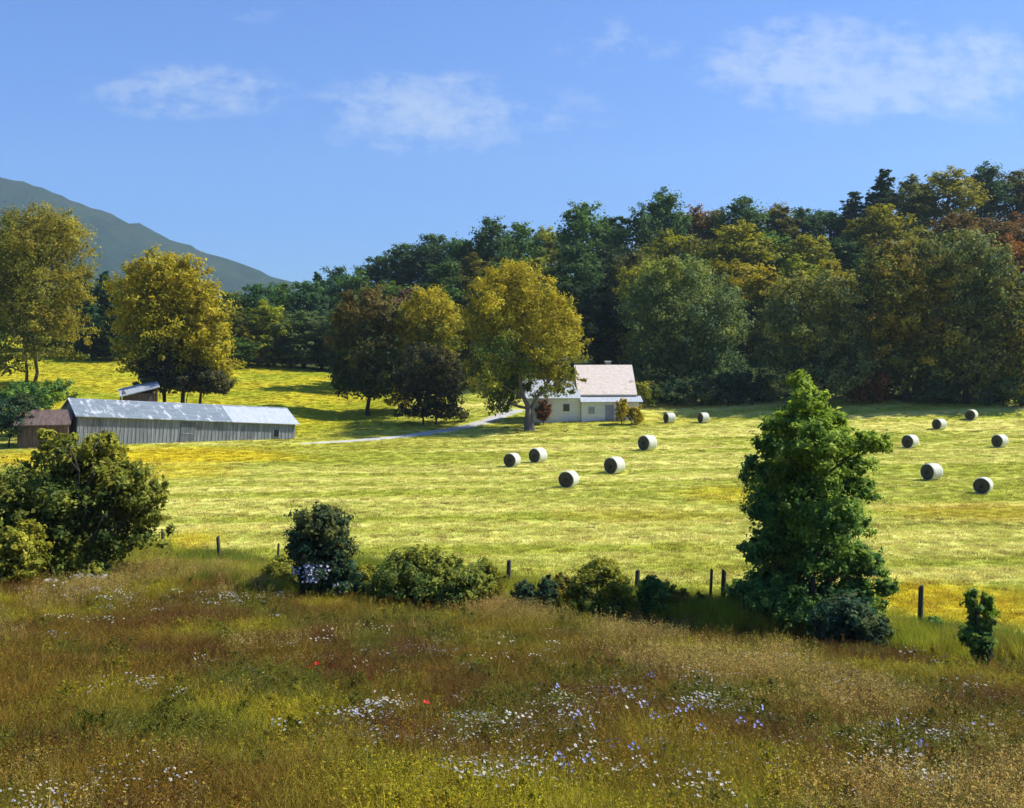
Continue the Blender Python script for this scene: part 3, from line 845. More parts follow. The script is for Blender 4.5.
MID = [(392, 282, 50, 'green', 'round'), (418, 278, 46, 'purple', 'spread'), (446, 262, 54, 'dark', 'round'), (478, 256, 54, 'olive', 'round'), (510, 258, 52, 'deep', 'round'), (545, 248, 54, 'ygreen', 'spread'),
       (575, 246, 50, 'dark', 'round'), (606, 246, 54, 'black', 'round'), (638, 236, 58, 'olive', 'spread'), (672, 234, 56, 'ygreen', 'round'), (706, 240, 54, 'olive', 'round'), (738, 226, 60, 'gold', 'round'), (772, 232, 52, 'green', 'round'),
       (806, 236, 54, 'ygreen', 'round'), (842, 230, 52, 'dark', 'spread'), (880, 206, 58, 'gold', 'round'), (922, 218, 58, 'ygreen', 'spread'), (958, 214, 58, 'brown', 'round'), (995, 208, 60, 'brown', 'spread'), (1035, 212, 60, 'rust', 'round')]
for (px, top, wp, c, k) in MID: forest_tree(px, top, 204 + random.uniform(-7, 7), wp * 1.2, c, k, 'mid')
LOW = [(350, 296, 46, 'dark', 'round'), (382, 300, 46, 'deep', 'round'), (400, 288, 44, 'purple', 'spread'), (452, 290, 52, 'dark', 'round'), (480, 282, 52, 'olive', 'round'), (520, 280, 56, 'deep', 'round'), (562, 276, 58, 'black', 'round'), (598, 272, 58, 'black', 'spread'), (610, 300, 60, 'black', 'round'),
       (636, 268, 48, 'ygreen', 'round'), (690, 258, 58, 'dark', 'round'), (738, 246, 66, 'gold', 'spread'), (764, 268, 52, 'gold', 'round'), (768, 292, 50, 'dark', 'round'), (800, 258, 54, 'ygreen', 'round'), (838, 248, 52, 'gold', 'spread'), (868, 258, 56, 'dark', 'round'),
       (890, 246, 52, 'olive', 'round'), (936, 250, 60, 'rust', 'round'), (975, 236, 60, 'brown', 'spread'), (1012, 240, 62, 'rust', 'round'), (1050, 245, 62, 'green', 'round')]
for (px, top, wp, c, k) in LOW: forest_tree(px, top, 166 + random.uniform(-6, 6), wp * 1.2, c, k, 'low')
LEFT = [(62, 286, 46, 'deep', 'round'), (84, 268, 36, 'teal', 'pine'), (104, 272, 40, 'deep', 'pine'), (120, 282, 44, 'teal', 'round'), (150, 292, 44, 'dark', 'round'), (196, 290, 46, 'teal', 'round'), (232, 281, 46, 'ygreen', 'spread'), (256, 284, 44, 'teal', 'round'),
        (282, 284, 46, 'green', 'round'), (306, 281, 40, 'teal', 'round'), (318, 273, 34, 'teal', 'pine'), (-8, 292, 46, 'dark', 'round'), (28, 290, 46, 'dark', 'round')]
for (px, top, wp, c, k) in LEFT: forest_tree(px, top, 203 + random.uniform(-6, 6), wp * 1.25, c, k, 'left')
LEFT2 = [(88, 300, 40, 'teal', 'pine'), (112, 312, 40, 'black', 'round'), (228, 308, 40, 'olive', 'round'), (248, 316, 40, 'gold', 'spread'), (268, 302, 44, 'ygreen', 'round'), (274, 330, 36, 'sage', 'round'), (304, 312, 58, 'sage', 'round'), (330, 322, 38, 'black', 'round'), (240, 338, 36, 'green', 'round')]
LEFT2 += [(70, 326, 38, 'black', 'round'), (92, 330, 34, 'deep', 'round'), (112, 334, 34, 'black', 'round'), (210, 330, 36, 'black', 'round'), (258, 340, 30, 'black', 'round'), (322, 345, 34, 'deep', 'round'), (290, 342, 34, 'teal', 'round')]
for (px, top, wp, c, k) in LEFT2: forest_tree(px, top, 187 + random.uniform(-4, 4), wp * 1.2, c, k, 'left')

# ------------------------------------------------------------------ trees one can single out
tree_at('tree', 'tall golden-green tree with two bare trunks at the left frame edge', 'tree', 33, 388,
        [(28, 232, 40, 26, .85), (62, 242, 22, 26, .9), (8, 258, 28, 36, .35), (45, 268, 30, 26, .65), (66, 292, 20, 26, .85), (30, 302, 32, 26, .55), (56, 328, 24, 20, .85), (20, 332, 30, 22, .35), (34, 348, 22, 13, .25), (2, 300, 24, 48, .25), (-26, 285, 32, 58, .3), (8, 366, 26, 14, .15), (50, 352, 20, 13, .35), (20, 300, 40, 40, .5), (30, 255, 40, 34, .7), (0, 350, 30, 22, .2)],
        FOL['oldgold'], 72000, .34, [(28, .22, [(27, 372, .2), (25, 345, .16), (20, 300, .10), (28, 250, .05)]), (37, .26, [(37, 372, .24), (38, 345, .18), (45, 300, .12), (55, 250, .05)])], MAT_BARK)
tree_at('tree', 'golden yellow tree with dark low branches right behind the barn', 'tree', 174, 396,
        [(160, 276, 22, 22, 1), (184, 284, 25, 26, 1), (140, 302, 25, 30, .95), (202, 314, 24, 30, .95), (168, 322, 32, 34, .85), (130, 335, 18, 30, .9), (216, 345, 16, 26, .9), (150, 358, 26, 24, .45), (192, 364, 32, 22, .85), (214, 376, 18, 14, .65), (160, 380, 22, 13, .15)],
        FOL['gold'], 52000, .34, [(166, .20, [(164, 380, .18), (156, 340, .12), (160, 290, .05)]), (182, .22, [(184, 380, .2), (180, 335, .14), (182, 290, .05)]), (196, .15, [(202, 380, .13), (210, 345, .06)])], MAT_BARK_DARK, depth=121)
tree_at('shrub', 'dark purple-brown thicket at the foot of the golden tree behind the barn', 'shrub', 168, 397,
        [(150, 372, 22, 18, .05), (175, 384, 28, 12, .05), (205, 385, 22, 12, .25)], FOL['purple'], 14000, .34, [(165, .06, [(160, 380, .04)]), (185, .06, [(190, 384, .04)])], MAT_BARK_DARK, depth=118.5, trunk_name='stem', crown_name='foliage')
tree_at('tree', 'dark brown-green tree with a short trunk beside the upper pasture', 'tree', 368, 416,
        [(362, 312, 25, 21, .9), (345, 330, 17, 26, .8), (380, 335, 17, 30, .6), (362, 350, 30, 28, .4), (344, 376, 19, 20, .15), (386, 374, 19, 28, .1), (365, 388, 28, 16, .1)],
        FOL['brown'], 19000, .40, [(368, .26, [(369, 398, .22), (366, 350, .14), (362, 310, .05)])], MAT_BARK_DARK)
tree_at('tree', 'yellow round-topped tree left of the large yellow tree', 'tree', 426, 410,
        [(430, 310, 25, 19, 1), (405, 330, 14, 22, .95), (446, 322, 16, 22, .95), (414, 350, 15, 20, .7), (436, 342, 25, 22, .5), (440, 365, 20, 18, .2)],
        FOL['gold'], 20000, .33, [(426, .2, [(427, 390, .18), (428, 345, .12), (430, 310, .05)])], MAT_BARK_DARK, depth=137)
tree_at('shrub', 'large purple-black thicket under the yellow round-topped tree', 'shrub', 430, 414,
        [(424, 370, 24, 22, .15), (408, 390, 15, 18, .05), (452, 384, 16, 22, .2), (432, 392, 26, 16, .05), (420, 406, 18, 9, .05), (446, 405, 17, 9, .15), (438, 366, 16, 16, .35), (414, 414, 18, 8, .1), (448, 414, 18, 8, .15), (430, 412, 20, 8, .05)], FOL['purple'], 20000, .30,
        [(424, .1, [(418, 390, .07), (412, 375, .03)]), (436, .1, [(442, 390, .07), (448, 370, .03)])], MAT_BARK_DARK, depth=127, trunk_name='stem', crown_name='foliage')
tree_at('shrub', 'small bright yellow bush between the brown tree and the purple-black thicket', 'shrub', 398, 412,
        [(398, 386, 8, 12, 1), (392, 400, 9, 9, .9), (404, 402, 9, 9, .9)], FOL['yellow'], 3200, .26, [(397, .05, [(398, 396, .03)])], MAT_BARK, trunk_name='stem', crown_name='foliage')
tree_at('tree', 'large yellow tree with green left side and forked trunk before the house', 'tree', 530, 431,
        [(512, 288, 28, 24, 1), (536, 300, 25, 26, 1), (490, 300, 17, 24, .95), (478, 330, 19, 28, .75), (520, 328, 34, 30, .9), (560, 322, 20, 28, 1), (574, 336, 16, 22, 1), (552, 350, 28, 22, .85), (500, 358, 27, 28, .2), (484, 380, 18, 24, .45), (510, 386, 20, 22, .1), (536, 372, 22, 16, .45), (494, 404, 14, 16, .2), (572, 356, 15, 12, .75), (562, 388, 12, 15, .35), (552, 374, 18, 13, .6), (571, 378, 12, 12, .55), (546, 392, 9, 8, .3)],
        FOL['gold'], 46000, .29, [(528, .34, [(529, 408, .28), (521, 388, .2), (508, 350, .12), (510, 300, .05)]), (532, .28, [(531, 410, .25), (545, 386, .17), (558, 360, .1), (560, 325, .05)])], MAT_BARK_GREY)
tree_at('tree', 'broad grey-green tree at the wood edge right of the house', 'tree', 684, 395,
        [(660, 276, 22, 17, .8), (692, 286, 32, 24, .6), (650, 310, 27, 34, .35), (690, 325, 38, 36, .3), (724, 325, 21, 36, .25), (660, 362, 34, 36, .1), (708, 368, 32, 36, .1), (640, 384, 20, 24, .1), (734, 384, 13, 24, .1)],
        FOL['grey'], 46000, .36, [(684, .35, [(684, 375, .3), (682, 335, .18), (684, 290, .06)])], MAT_BARK_DARK, depth=147)
tree_at('tree', 'rounded sage-green tree at the wood edge behind the leafy sapling', 'tree', 816, 403,
        [(795, 291, 21, 16, .7), (825, 296, 25, 20, .45), (790, 325, 29, 28, .3), (840, 325, 27, 30, .35), (815, 350, 38, 30, .2), (780, 368, 24, 28, .1), (850, 370, 22, 28, .1), (815, 384, 34, 19, .1)],
        FOL['sage'], 38000, .35, [(816, .32, [(816, 385, .28), (814, 345, .18), (816, 300, .06)])], MAT_BARK_DARK)
tree_at('tree', 'green tree flecked with rust at the wood edge right of the sapling', 'tree', 905, 402,
        [(902, 258, 28, 18, .4), (888, 285, 22, 26, .45), (922, 285, 24, 26, .6), (900, 315, 34, 28, .5), (885, 345, 24, 28, .6), (925, 345, 26, 30, .6), (905, 372, 32, 28, .2), (880, 385, 20, 16, .1)],
        FOL['rustmix'], 25000, .40, [(905, .32, [(906, 385, .28), (905, 330, .18), (904, 270, .06)])], MAT_BARK_DARK)
tree_at('tree', 'tall grey-green tree at the wood edge above the topmost bale', 'tree', 966, 404,
        [(958, 252, 28, 18, .35), (985, 272, 26, 24, .25), (945, 285, 22, 28, .3), (970, 305, 32, 30, .2), (990, 330, 24, 32, .2), (950, 340, 26, 32, .55), (970, 372, 34, 28, .35), (945, 385, 22, 18, .1), (996, 380, 18, 22, .2)],
        FOL['sage'], 38000, .35, [(966, .34, [(966, 385, .3), (968, 330, .2), (966, 265, .06)])], MAT_BARK_DARK)
tree_at('tree', 'green tree with ochre patches at the right frame edge', 'tree', 1022, 406,
        [(1018, 285, 26, 22, .25), (1008, 315, 22, 28, .3), (1040, 310, 26, 32, .3), (1016, 350, 28, 30, .6), (1045, 355, 28, 34, .3), (1020, 382, 30, 22, .4)],
        FOL['rustmix'], 16000, .40, [(1022, .3, [(1022, 385, .26), (1022, 330, .16), (1022, 290, .05)])], MAT_BARK_DARK)
# dark understorey along the foot of the wood
for (px, py, w_, h_, mt, lab) in [(668, 406, 18, 26, 'darkteal', 'dark bush at the left foot of the broad grey-green tree'), (700, 406, 22, 26, 'sage', 'sage bush at the foot of the broad grey-green tree'), (728, 406, 18, 28, 'darkteal', 'dark bush at the right foot of the broad grey-green tree'), (650, 404, 22, 18, 'olive', 'low olive bush beside the house near the shaded bale'),
                             (752, 405, 26, 30, 'darkteal', 'dark bush between the broad grey-green tree and the sage tree'), (872, 404, 26, 30, 'rust', 'reddish-brown bush at the wood edge right of the sapling top'), (938, 405, 24, 24, 'darkteal', 'dark low bush under the rust-flecked tree'),
                             (1003, 407, 26, 26, 'darkteal', 'dark low bush at the wood edge near the right frame edge')]:
    tree_at('shrub', lab, 'shrub', px, py, [(px, py - h_ * .6, w_ * .7, h_ * .5, .1), (px - w_ * .6, py - h_ * .35, w_ * .5, h_ * .4, .1), (px + w_ * .6, py - h_ * .35, w_ * .5, h_ * .4, .1)],
            FOL[mt], 4500, .34, [(px, .08, [(px + 1, py - h_ * .5, .04)])], MAT_BARK_DARK, trunk_name='stem', crown_name='foliage')
# shrubs by the house
tree_at('shrub', 'upright yellow shrub before the porch of the white house', 'shrub', 622, 418, [(621, 407, 5, 8, .95), (625, 404, 3, 6, 1), (622, 415, 6, 8, .8)], FOL['yellow'], 3000, .22, [(622, .05, [(622, 409, .03)])], MAT_BARK, depth=123.5, trunk_name='stem', crown_name='foliage')
tree_at('shrub', 'low orange-yellow shrub right of the house porch', 'shrub', 635, 420, [(634, 413, 6, 6, 1), (639, 412, 4, 6, .8), (635, 419, 7, 6, .7)], FOL['yellow'], 3000, .22, [(635, .05, [(635, 415, .03)])], MAT_BARK, depth=123.5, trunk_name='stem', crown_name='foliage')
tree_at('shrub', 'olive shrub behind the right end of the porch roof', 'shrub', 646, 408, [(643, 392, 9, 10, .6), (650, 400, 8, 8, .4)], FOL['olive'], 3000, .26, [(645, .05, [(644, 398, .03)])], MAT_BARK, trunk_name='stem', crown_name='foliage')
tree_at('shrub', 'rust-red shrub against the house wall beside the forked trunk', 'shrub', 543, 417, [(543, 407, 5, 7, .3), (548, 411, 5, 6, .6), (544, 416, 7, 7, .2)], FOL['rust'], 3000, .22, [(543, .05, [(543, 410, .03)])], MAT_BARK, depth=125.2, trunk_name='stem', crown_name='foliage')
tree_at('shrub', 'green bush above the brown shed under the tall left tree', 'shrub', 42, 413, [(45, 394, 16, 12, .35), (28, 400, 18, 13, .3), (12, 402, 18, 16, .1), (56, 402, 8, 10, .4)], FOL['fresh'], 8000, .30, [(35, .07, [(36, 402, .04)])], MAT_BARK_DARK, trunk_name='stem', crown_name='foliage', depth=106)
tree_at('shrub', 'dark blue-green bush left of the brown shed at the frame edge', 'shrub', 8, 440, [(6, 418, 20, 20, .05), (-15, 420, 20, 22, .05), (22, 428, 12, 12, .1)], FOL['darkteal'], 7000, .28, [(8, .07, [(8, 424, .04)])], MAT_BARK_DARK, trunk_name='stem', crown_name='foliage', depth=97)

# ------------------------------------------------------------------ the sapling and the hedge-line bushes
tree_at('sapling', 'tall leafy green sapling with pointed top standing at the fence line', 'tree', 814, 640,
        [(805, 384, 9, 13, 1.00), (796, 402, 14, 13, 0.95), (818, 404, 14, 14, 1.00), (784, 422, 17, 13, 0.67), (828, 423, 19, 14, 0.95), (764, 446, 19, 11, 0.51), (806, 440, 28, 22, 0.61), (852, 441, 28, 10, 0.73), (866, 447, 14, 8, 0.56), (755, 468, 20, 13, 0.34), (800, 478, 34, 22, 0.56), (850, 470, 30, 14, 0.56), (868, 492, 17, 11, 0.45), (766, 508, 24, 18, 0.23), (820, 518, 38, 22, 0.45), (864, 525, 20, 14, 0.40), (760, 548, 23, 14, 0.17), (808, 552, 38, 21, 0.34), (860, 563, 26, 16, 0.34), (874, 580, 16, 9, 0.34), (776, 592, 32, 18, 0.12), (846, 600, 34, 20, 0.12), (804, 612, 32, 14, 0.12), (806, 436, 18, 40, 0.34), (810, 500, 38, 36, 0.29), (812, 560, 46, 38, 0.17), (790, 610, 30, 20, 0.12), (836, 614, 26, 18, 0.12)],
        FOL['fresh'], 105000, .13, [(814, .14, [(813, 600, .12), (812, 520, .085), (808, 440, .045), (804, 385, .015)])], MAT_BARK, per=60, clump=.30, spread=.7, flat=.75)
def bush(label, px, py, lobes, mat, n, leaf, name='shrub', clump=.3, **kw):
    st = []
    for l in lobes[:5]: st.append((px + (l[0] - px) * .4, .035, [((l[0] + px) / 2, (l[1] + py) / 2, .025), (l[0], l[1], .012)]))
    return tree_at(name, label, 'shrub', px, py, lobes, FOL[mat], n, leaf, st, MAT_BARK_DARK, trunk_name='stem', crown_name='foliage', clump=clump, **kw)
bush('dark blue-green bush at the right foot of the sapling', 852, 652, [(850, 625, 28, 22, .05), (872, 632, 20, 16, .1), (832, 632, 18, 14, .05), (880, 640, 16, 10, .3)], 'darkteal', 12000, .13)
bush('dark low bush at the left foot of the sapling', 772, 634, [(775, 612, 26, 16, .1), (752, 618, 18, 11, .25)], 'darkteal', 8000, .12)
bush('wide grey-green bush filling the left frame edge above the meadow', 74, 582,
     [(38, 478, 32, 30, 0.54), (16, 512, 30, 36, 0.29), (80, 470, 26, 28, 0.79), (92, 446, 10, 16, 0.72), (112, 496, 34, 28, 0.60), (136, 512, 22, 24, 0.66), (66, 520, 50, 34, 0.29), (118, 540, 32, 24, 0.29), (30, 550, 36, 26, 0.16), (80, 556, 40, 22, 0.16), (-20, 520, 36, 46, 0.23), (22, 452, 9, 18, .6), (60, 448, 10, 20, .6), (124, 478, 10, 18, .6), (148, 500, 8, 16, .6)], 'olive', 50000, .15, clump=.28)
bush('pale green upright sprig bush sticking up before the barn wall', 108, 560, [(106, 448, 7, 16, .2), (112, 462, 7, 12, .3), (98, 440, 5, 10, .6)], 'sage', 3500, .15)
bush('small yellow-green bush at the lower left frame edge', 18, 588, [(14, 545, 20, 16, .9), (24, 562, 20, 18, .8), (4, 566, 18, 18, .8)], 'olive', 12000, .12)
bush('small yellow-green bush before the wide grey-green bush', 76, 582, [(76, 550, 12, 11, .8), (72, 566, 17, 13, .65), (92, 570, 14, 10, .5)], 'olive', 8000, .12)
bush('dark round shrub with pale lilac flowers at its foot', 322, 602, [(318, 530, 27, 20, .35), (336, 545, 18, 20, .4), (306, 548, 18, 18, .1), (322, 568, 30, 22, .05), (340, 580, 18, 14, .1), (312, 586, 22, 13, .0)], 'darkteal', 22000, .12)
bush('wide dark hedge shrub left of the leaning post', 426, 612, [(400, 580, 26, 20, .2), (425, 575, 24, 22, .5), (452, 584, 26, 20, .35), (430, 594, 34, 16, .0), (478, 588, 14, 18, .4), (384, 592, 18, 14, .1)], 'olive', 24000, .11)
bush('low dark bush just right of the leaning post', 538, 614, [(522, 596, 10, 12, .05), (548, 594, 12, 15, .05), (536, 602, 16, 9, .05)], 'darkteal', 8000, .10)
bush('rounded yellow-green shrub between the leaning and the thick post', 600, 624, [(602, 582, 22, 17, .75), (584, 594, 15, 17, .45), (616, 596, 16, 18, .8), (600, 608, 26, 14, .25)], 'olive', 18000, .11)
bush('green bush right of the thick post', 655, 622, [(650, 594, 10, 16, .15), (664, 592, 9, 14, .3), (656, 608, 18, 12, .1)], 'fresh', 8000, .10)
bush('yellow and rust weeds before the two close posts', 690, 624, [(682, 604, 11, 12, .9), (698, 606, 10, 12, .5), (690, 614, 18, 9, .3)], 'rustmix', 7000, .10)
bush('dark green scrub between the dark post and the sapling', 744, 626, [(738, 602, 13, 19, .3), (752, 598, 13, 21, .15), (745, 610, 19, 14, .1)], 'fresh', 7000, .10)
bush('rust-tinged low scrub between the low dark bush and the rounded yellow-green shrub', 566, 614, [(562, 594, 13, 15, .7), (574, 598, 12, 13, .9), (566, 603, 18, 10, .3)], 'rustmix', 6000, .10)
bush('low olive scrub between the wide dark shrub and the leaning post', 490, 606, [(484, 582, 13, 19, .5), (496, 588, 12, 15, .8), (490, 594, 18, 11, .3)], 'olive', 7000, .10)
bush('low straw-green scrub between the dark round shrub and the wide dark shrub', 366, 602, [(362, 582, 13, 15, .8), (372, 586, 12, 13, .5), (366, 591, 17, 10, .3)], 'olive', 6000, .10)
bush('green scrub clump left of the dark round shrub', 284, 592, [(280, 574, 13, 15, .7), (290, 578, 12, 13, .4), (270, 580, 13, 12, .8)], 'olive', 6000, .10)
bush('low green bush right of the lone tall post', 940, 650, [(936, 634, 13, 12, .1), (952, 640, 14, 9, .25)], 'fresh', 7000, .10)
bush('tall narrow green weed near the right frame edge', 980, 672, [(974, 604, 4, 14, .4), (977, 622, 6, 12, .3), (991, 608, 4, 14, .8), (988, 626, 6, 11, .5), (980, 642, 10, 12, .2), (970, 636, 6, 9, .3), (987, 650, 8, 9, .1), (978, 660, 9, 8, .1)], 'fresh', 6500, .11, clump=.5)
bush('straw-coloured brush at the right of the sapling foot', 896, 650, [(890, 634, 10, 10, .9), (904, 640, 10, 8, .8)], 'oldgold', 4000, .10)

# ------------------------------------------------------------------ grass: tufts spread over the ground
def tuft_mesh(name, mat, n, h, spread, lean, width, tipw=.05, seed_heads=0, seg=3):
    V, Q, Tr, tip = [], [], [], []
    for i in range(n):
        a_ = rng.random() * 6.283; r = spread * math.sqrt(rng.random())
        bx, by = r * math.cos(a_), r * math.sin(a_)
        hh = h * rng.uniform(.55, 1.15); ld = a_ + rng.normal() * .8; le = lean * hh * rng.uniform(.3, 1.3)
        w = width * rng.uniform(.7, 1.3); wd = rng.random() * 3.1416
        wx, wy = math.cos(wd) * w / 2, math.sin(wd) * w / 2
        tv = rng.uniform(0, .35)
        b = len(V)
        for j in range(seg + 1):
            t = j / seg; q = le * t * t; z = hh * (t - .12 * t * t * lean)
            ww = (1 - t) ** .7 * (1 - tipw) + tipw
            cx, cy = bx + math.cos(ld) * q, by + math.sin(ld) * q
            V += [(cx - wx * ww, cy - wy * ww, z), (cx + wx * ww, cy + wy * ww, z)]; tip += [t * .65 + tv] * 2
            if j: Q.append((b + 2 * j - 2, b + 2 * j - 1, b + 2 * j + 1, b + 2 * j))
        if i < seed_heads:
            for s in range(7):
                c = np.array((cx, cy, z)) + rng.normal(size=3) * np.array((.012, .012, .035)); b = len(V)
                d = rdirs(3) * .014
                V += [tuple(c + d[0]), tuple(c + d[1]), tuple(c + d[2]), tuple(c - d[0])]; tip += [1, 1, 1, 1]; Q.append((b, b + 1, b + 2, b + 3))
    return mesh_np(name, V, np.array(Q), mat, None, {'tip': np.clip(tip, 0, 1)}, link=False)

def scatter(name, pts, scl, rot, tint, var, protos, label, cat, zs=None):
    o = mesh_np(name, pts, [], None, None, {'size': scl, 'turn': rot, 'tint': tint, 'variant': var.astype(float)})
    ng = bpy.data.node_groups.new(name + '_spread', 'GeometryNodeTree')
    ng.interface.new_socket('Geometry', in_out='INPUT', socket_type='NodeSocketGeometry'); ng.interface.new_socket('Geometry', in_out='OUTPUT', socket_type='NodeSocketGeometry')
    gi = ng.nodes.new('NodeGroupInput'); go = ng.nodes.new('NodeGroupOutput'); jn = ng.nodes.new('GeometryNodeJoinGeometry')
    def named(nm, ty='FLOAT'):
        n = ng.nodes.new('GeometryNodeInputNamedAttribute'); n.data_type = ty; n.inputs[0].default_value = nm; return n.outputs[0]
    sz, tn, vr = named('size'), named('turn'), named('variant')
    cx_ = ng.nodes.new('ShaderNodeCombineXYZ'); ng.links.new(tn, cx_.inputs[2])
    for i, pr in enumerate(protos):
        oi = ng.nodes.new('GeometryNodeObjectInfo'); oi.inputs['Object'].default_value = pr; oi.inputs['As Instance'].default_value = True
        cp = ng.nodes.new('FunctionNodeCompare'); cp.data_type = 'FLOAT'; cp.operation = 'EQUAL'; cp.inputs['Epsilon'].default_value = .1
        ng.links.new(vr, cp.inputs[0]); cp.inputs[1].default_value = float(i)
        ip = ng.nodes.new('GeometryNodeInstanceOnPoints')
        ng.links.new(gi.outputs[0], ip.inputs['Points']); ng.links.new(cp.outputs[0], ip.inputs['Selection']); ng.links.new(oi.outputs['Geometry'], ip.inputs['Instance'])
        ng.links.new(cx_.outputs[0], ip.inputs['Rotation']); ng.links.new(sz, ip.inputs['Scale'])
        ng.links.new(ip.outputs[0], jn.inputs[0])
    ng.links.new(jn.outputs[0], go.inputs[0])
    md = o.modifiers.new('spread', 'NODES'); md.node_group = ng
    return tag(o, label, cat, kind='stuff')

def flower_mat():
    m, nt, out = nodes_of('flower_spray_petals')
    a = N(nt, 'ShaderNodeAttribute'); a.attribute_type = 'INSTANCER'; a.attribute_name = 'tint'
    t = N(nt, 'ShaderNodeAttribute'); t.attribute_name = 'tip'
    st = ramp(nt, [(.3, (0, 0, 0)), (.4, (1, 1, 1))], t.outputs['Fac']).outputs[0]
    leafy_shader(nt, out, mixc(nt, st, (.10, .12, .025), a.outputs['Color']), .3)
    return m
GF = flower_mat()
GM = instanced_grass('meadow_blades'); GS = instanced_grass('stubble_blades', .3)
def band(n, y0, y1, pad=4):
    """points over the ground in view between two depths, density falling with depth"""
    y = y0 * (y1 / y0) ** rng.random(n)
    half = .475 * y + pad
    return (rng.random(n) * 2 - 1) * half, y

# meadow --------------------------------------------------------------
tufts = [tuft_mesh('grass_tuft', GM, 80, .26, .22, .7, .009), tuft_mesh('grass_tuft', GM, 60, .34, .20, .5, .008, seed_heads=14), tuft_mesh('grass_tuft', GM, 90, .17, .26, .9, .012), tuft_mesh('grass_tuft', GM, 46, .38, .16, .40, .007, seed_heads=26)]
leafw = []
for q in range(2):      # small leafy weeds
    lb = [(rng.normal() * .09, rng.normal() * .09, .06 + .06 * i, .09, .09, .06, 0) for i in range(5)]
    V, Q, ti, hu = crown_arrays(lb, 420, .028, .5, 20, .1)
    leafw.append(mesh_np('weed', V, Q, GM, None, {'tip': ti}, link=False))
x, y = band(36000, 7.5, 54)
df = 41 - .55 * x
keep = y < df + 1.0
x, y = x[keep], y[keep]; df = df[keep]
n = len(x)
a1 = fbm(x, y * .7, 2.6, 1.3, 4); a2 = fbm(x, y * .7, 1.5, 21.0, 3); a3 = fbm(x, y * .6, 5.0, 33.0, 3)
pal = np.array([(.125, .062, .016), (.175, .115, .014), (.23, .185, .018), (.15, .15, .016), (.115, .125, .020), (.30, .23, .07), (.31, .28, .018)])
score = np.stack([1.0 - np.abs(a1 - .36) * 7, 1.05 - np.abs(a1 - .48) * 5.5, .9 - np.abs(a1 - .62) * 5, .55 + (a2 - .55) * 6, .35 + (a2 - .62) * 8, -.15 + (a3 - .56) * 7, .3 + (a1 - .60) * 7], 1) + rng.gumbel(size=(n, 7)) * .30
ci = score.argmax(1)
tint = pal[ci] * 1.15 * rng.uniform(.72, 1.3, (n, 1)) * (1 + rng.normal(size=(n, 3)) * .06)
# the ground goes greener towards the hedge line
gz = np.clip((y - df + 5) / 5, 0, 1)[:, None] * .55 * (rng.random((n, 1)) > .3)
tint = tint * (1 - gz) + np.array((.12, .13, .022)) * gz
var = np.where(ci == 5, 3, np.where(rng.random(n) < .12, 1, np.where(rng.random(n) < .5, 0, 2)))
lw = ((ci == 4) | (ci == 3) | (ci == 6)) & (rng.random(n) < .11)
var = np.where(lw, 4 + rng.integers(0, 2, n), var)
sc_ = rng.uniform(.7, 1.25, n) * (.8 + .012 * y)
sc_ = np.where(var >= 4, sc_ * .95, sc_)
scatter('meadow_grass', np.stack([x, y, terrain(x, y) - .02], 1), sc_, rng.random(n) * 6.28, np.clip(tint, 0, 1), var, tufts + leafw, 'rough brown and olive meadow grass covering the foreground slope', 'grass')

# rank grass along the fence -------------------------------------------
tall = [tuft_mesh('tall_grass_tuft', GM, 70, .85, .22, .40, .020), tuft_mesh('tall_grass_tuft', GM, 60, .62, .26, .6, .022)]
n = 18000
px = rng.uniform(-20, 1050, n)
xs = np.zeros(n); ys = np.zeros(n)
for i in range(n):
    u = (px[i] - CX) / F; d = 41 / (1 + .55 * u) + rng.normal() * .8 - .9
    d -= rng.uniform(0, 1) ** 1.3 * 10.5 * float(np.interp(px[i], [100, 130, 290, 340], [0, 1, 1, .12])); xs[i], ys[i] = u * d, d
dense = np.interp(px, [-20, 100, 140, 300, 340, 480, 620, 720, 760, 900, 1050], [.4, .5, .7, .7, .7, .6, .7, .8, .5, .45, .45])
k = rng.random(n) < dense
xs, ys, px = xs[k], ys[k], px[k]; n = len(xs)
q = np.clip((fbm(xs, ys, 2.5, 40, 3) - .5) * 3 + .5, 0, 1)[:, None]
tint = (1 - q) * np.array((.17, .24, .022)) + q * np.array((.40, .40, .035))
rs = (rng.random(n) < .16)[:, None]; tint = np.where(rs, np.array((.20, .12, .03)), tint) * rng.uniform(.7, 1.25, (n, 1))
hs = np.interp(px, [-20, 130, 180, 290, 330, 700, 1050], [.8, .68, .66, .7, 1.0, 1.0, .95])
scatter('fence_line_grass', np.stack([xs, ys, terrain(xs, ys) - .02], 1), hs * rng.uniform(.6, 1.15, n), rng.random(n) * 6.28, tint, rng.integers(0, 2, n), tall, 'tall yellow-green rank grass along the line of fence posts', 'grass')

# stubble and aftermath of the hayfield and pasture ------------------------
stub = [tuft_mesh('stubble_tuft', GS, 60, .085, .42, .9, .020, seg=2), tuft_mesh('stubble_tuft', GS, 46, .11, .36, .7, .022, seg=2), tuft_mesh('stubble_tuft', GS, 40, .15, .22, .7, .022, seg=2)]
y = 36 + (205 - 36) * rng.random(76000) ** 1.25
x = (rng.random(len(y)) * 2 - 1) * (.475 * y + 6)
df = 41 - .55 * x; pxx = CX + F * x / y
ed = np.interp(pxx, PX, [300, 205, 196, 192, 180, 153, 143, 139, 134, 131, 131])
keep = (y > df - .2) & (y < ed)
tk = np.min(np.abs(pts[None, :, 0] - x[:, None]) + np.abs(pts[None, :, 1] - y[:, None]), axis=1) > 1.7
keep &= tk
x, y, df = x[keep], y[keep], df[keep]; n = len(x)
gc = ground_colour(x, np.maximum(y, df + 1.4))
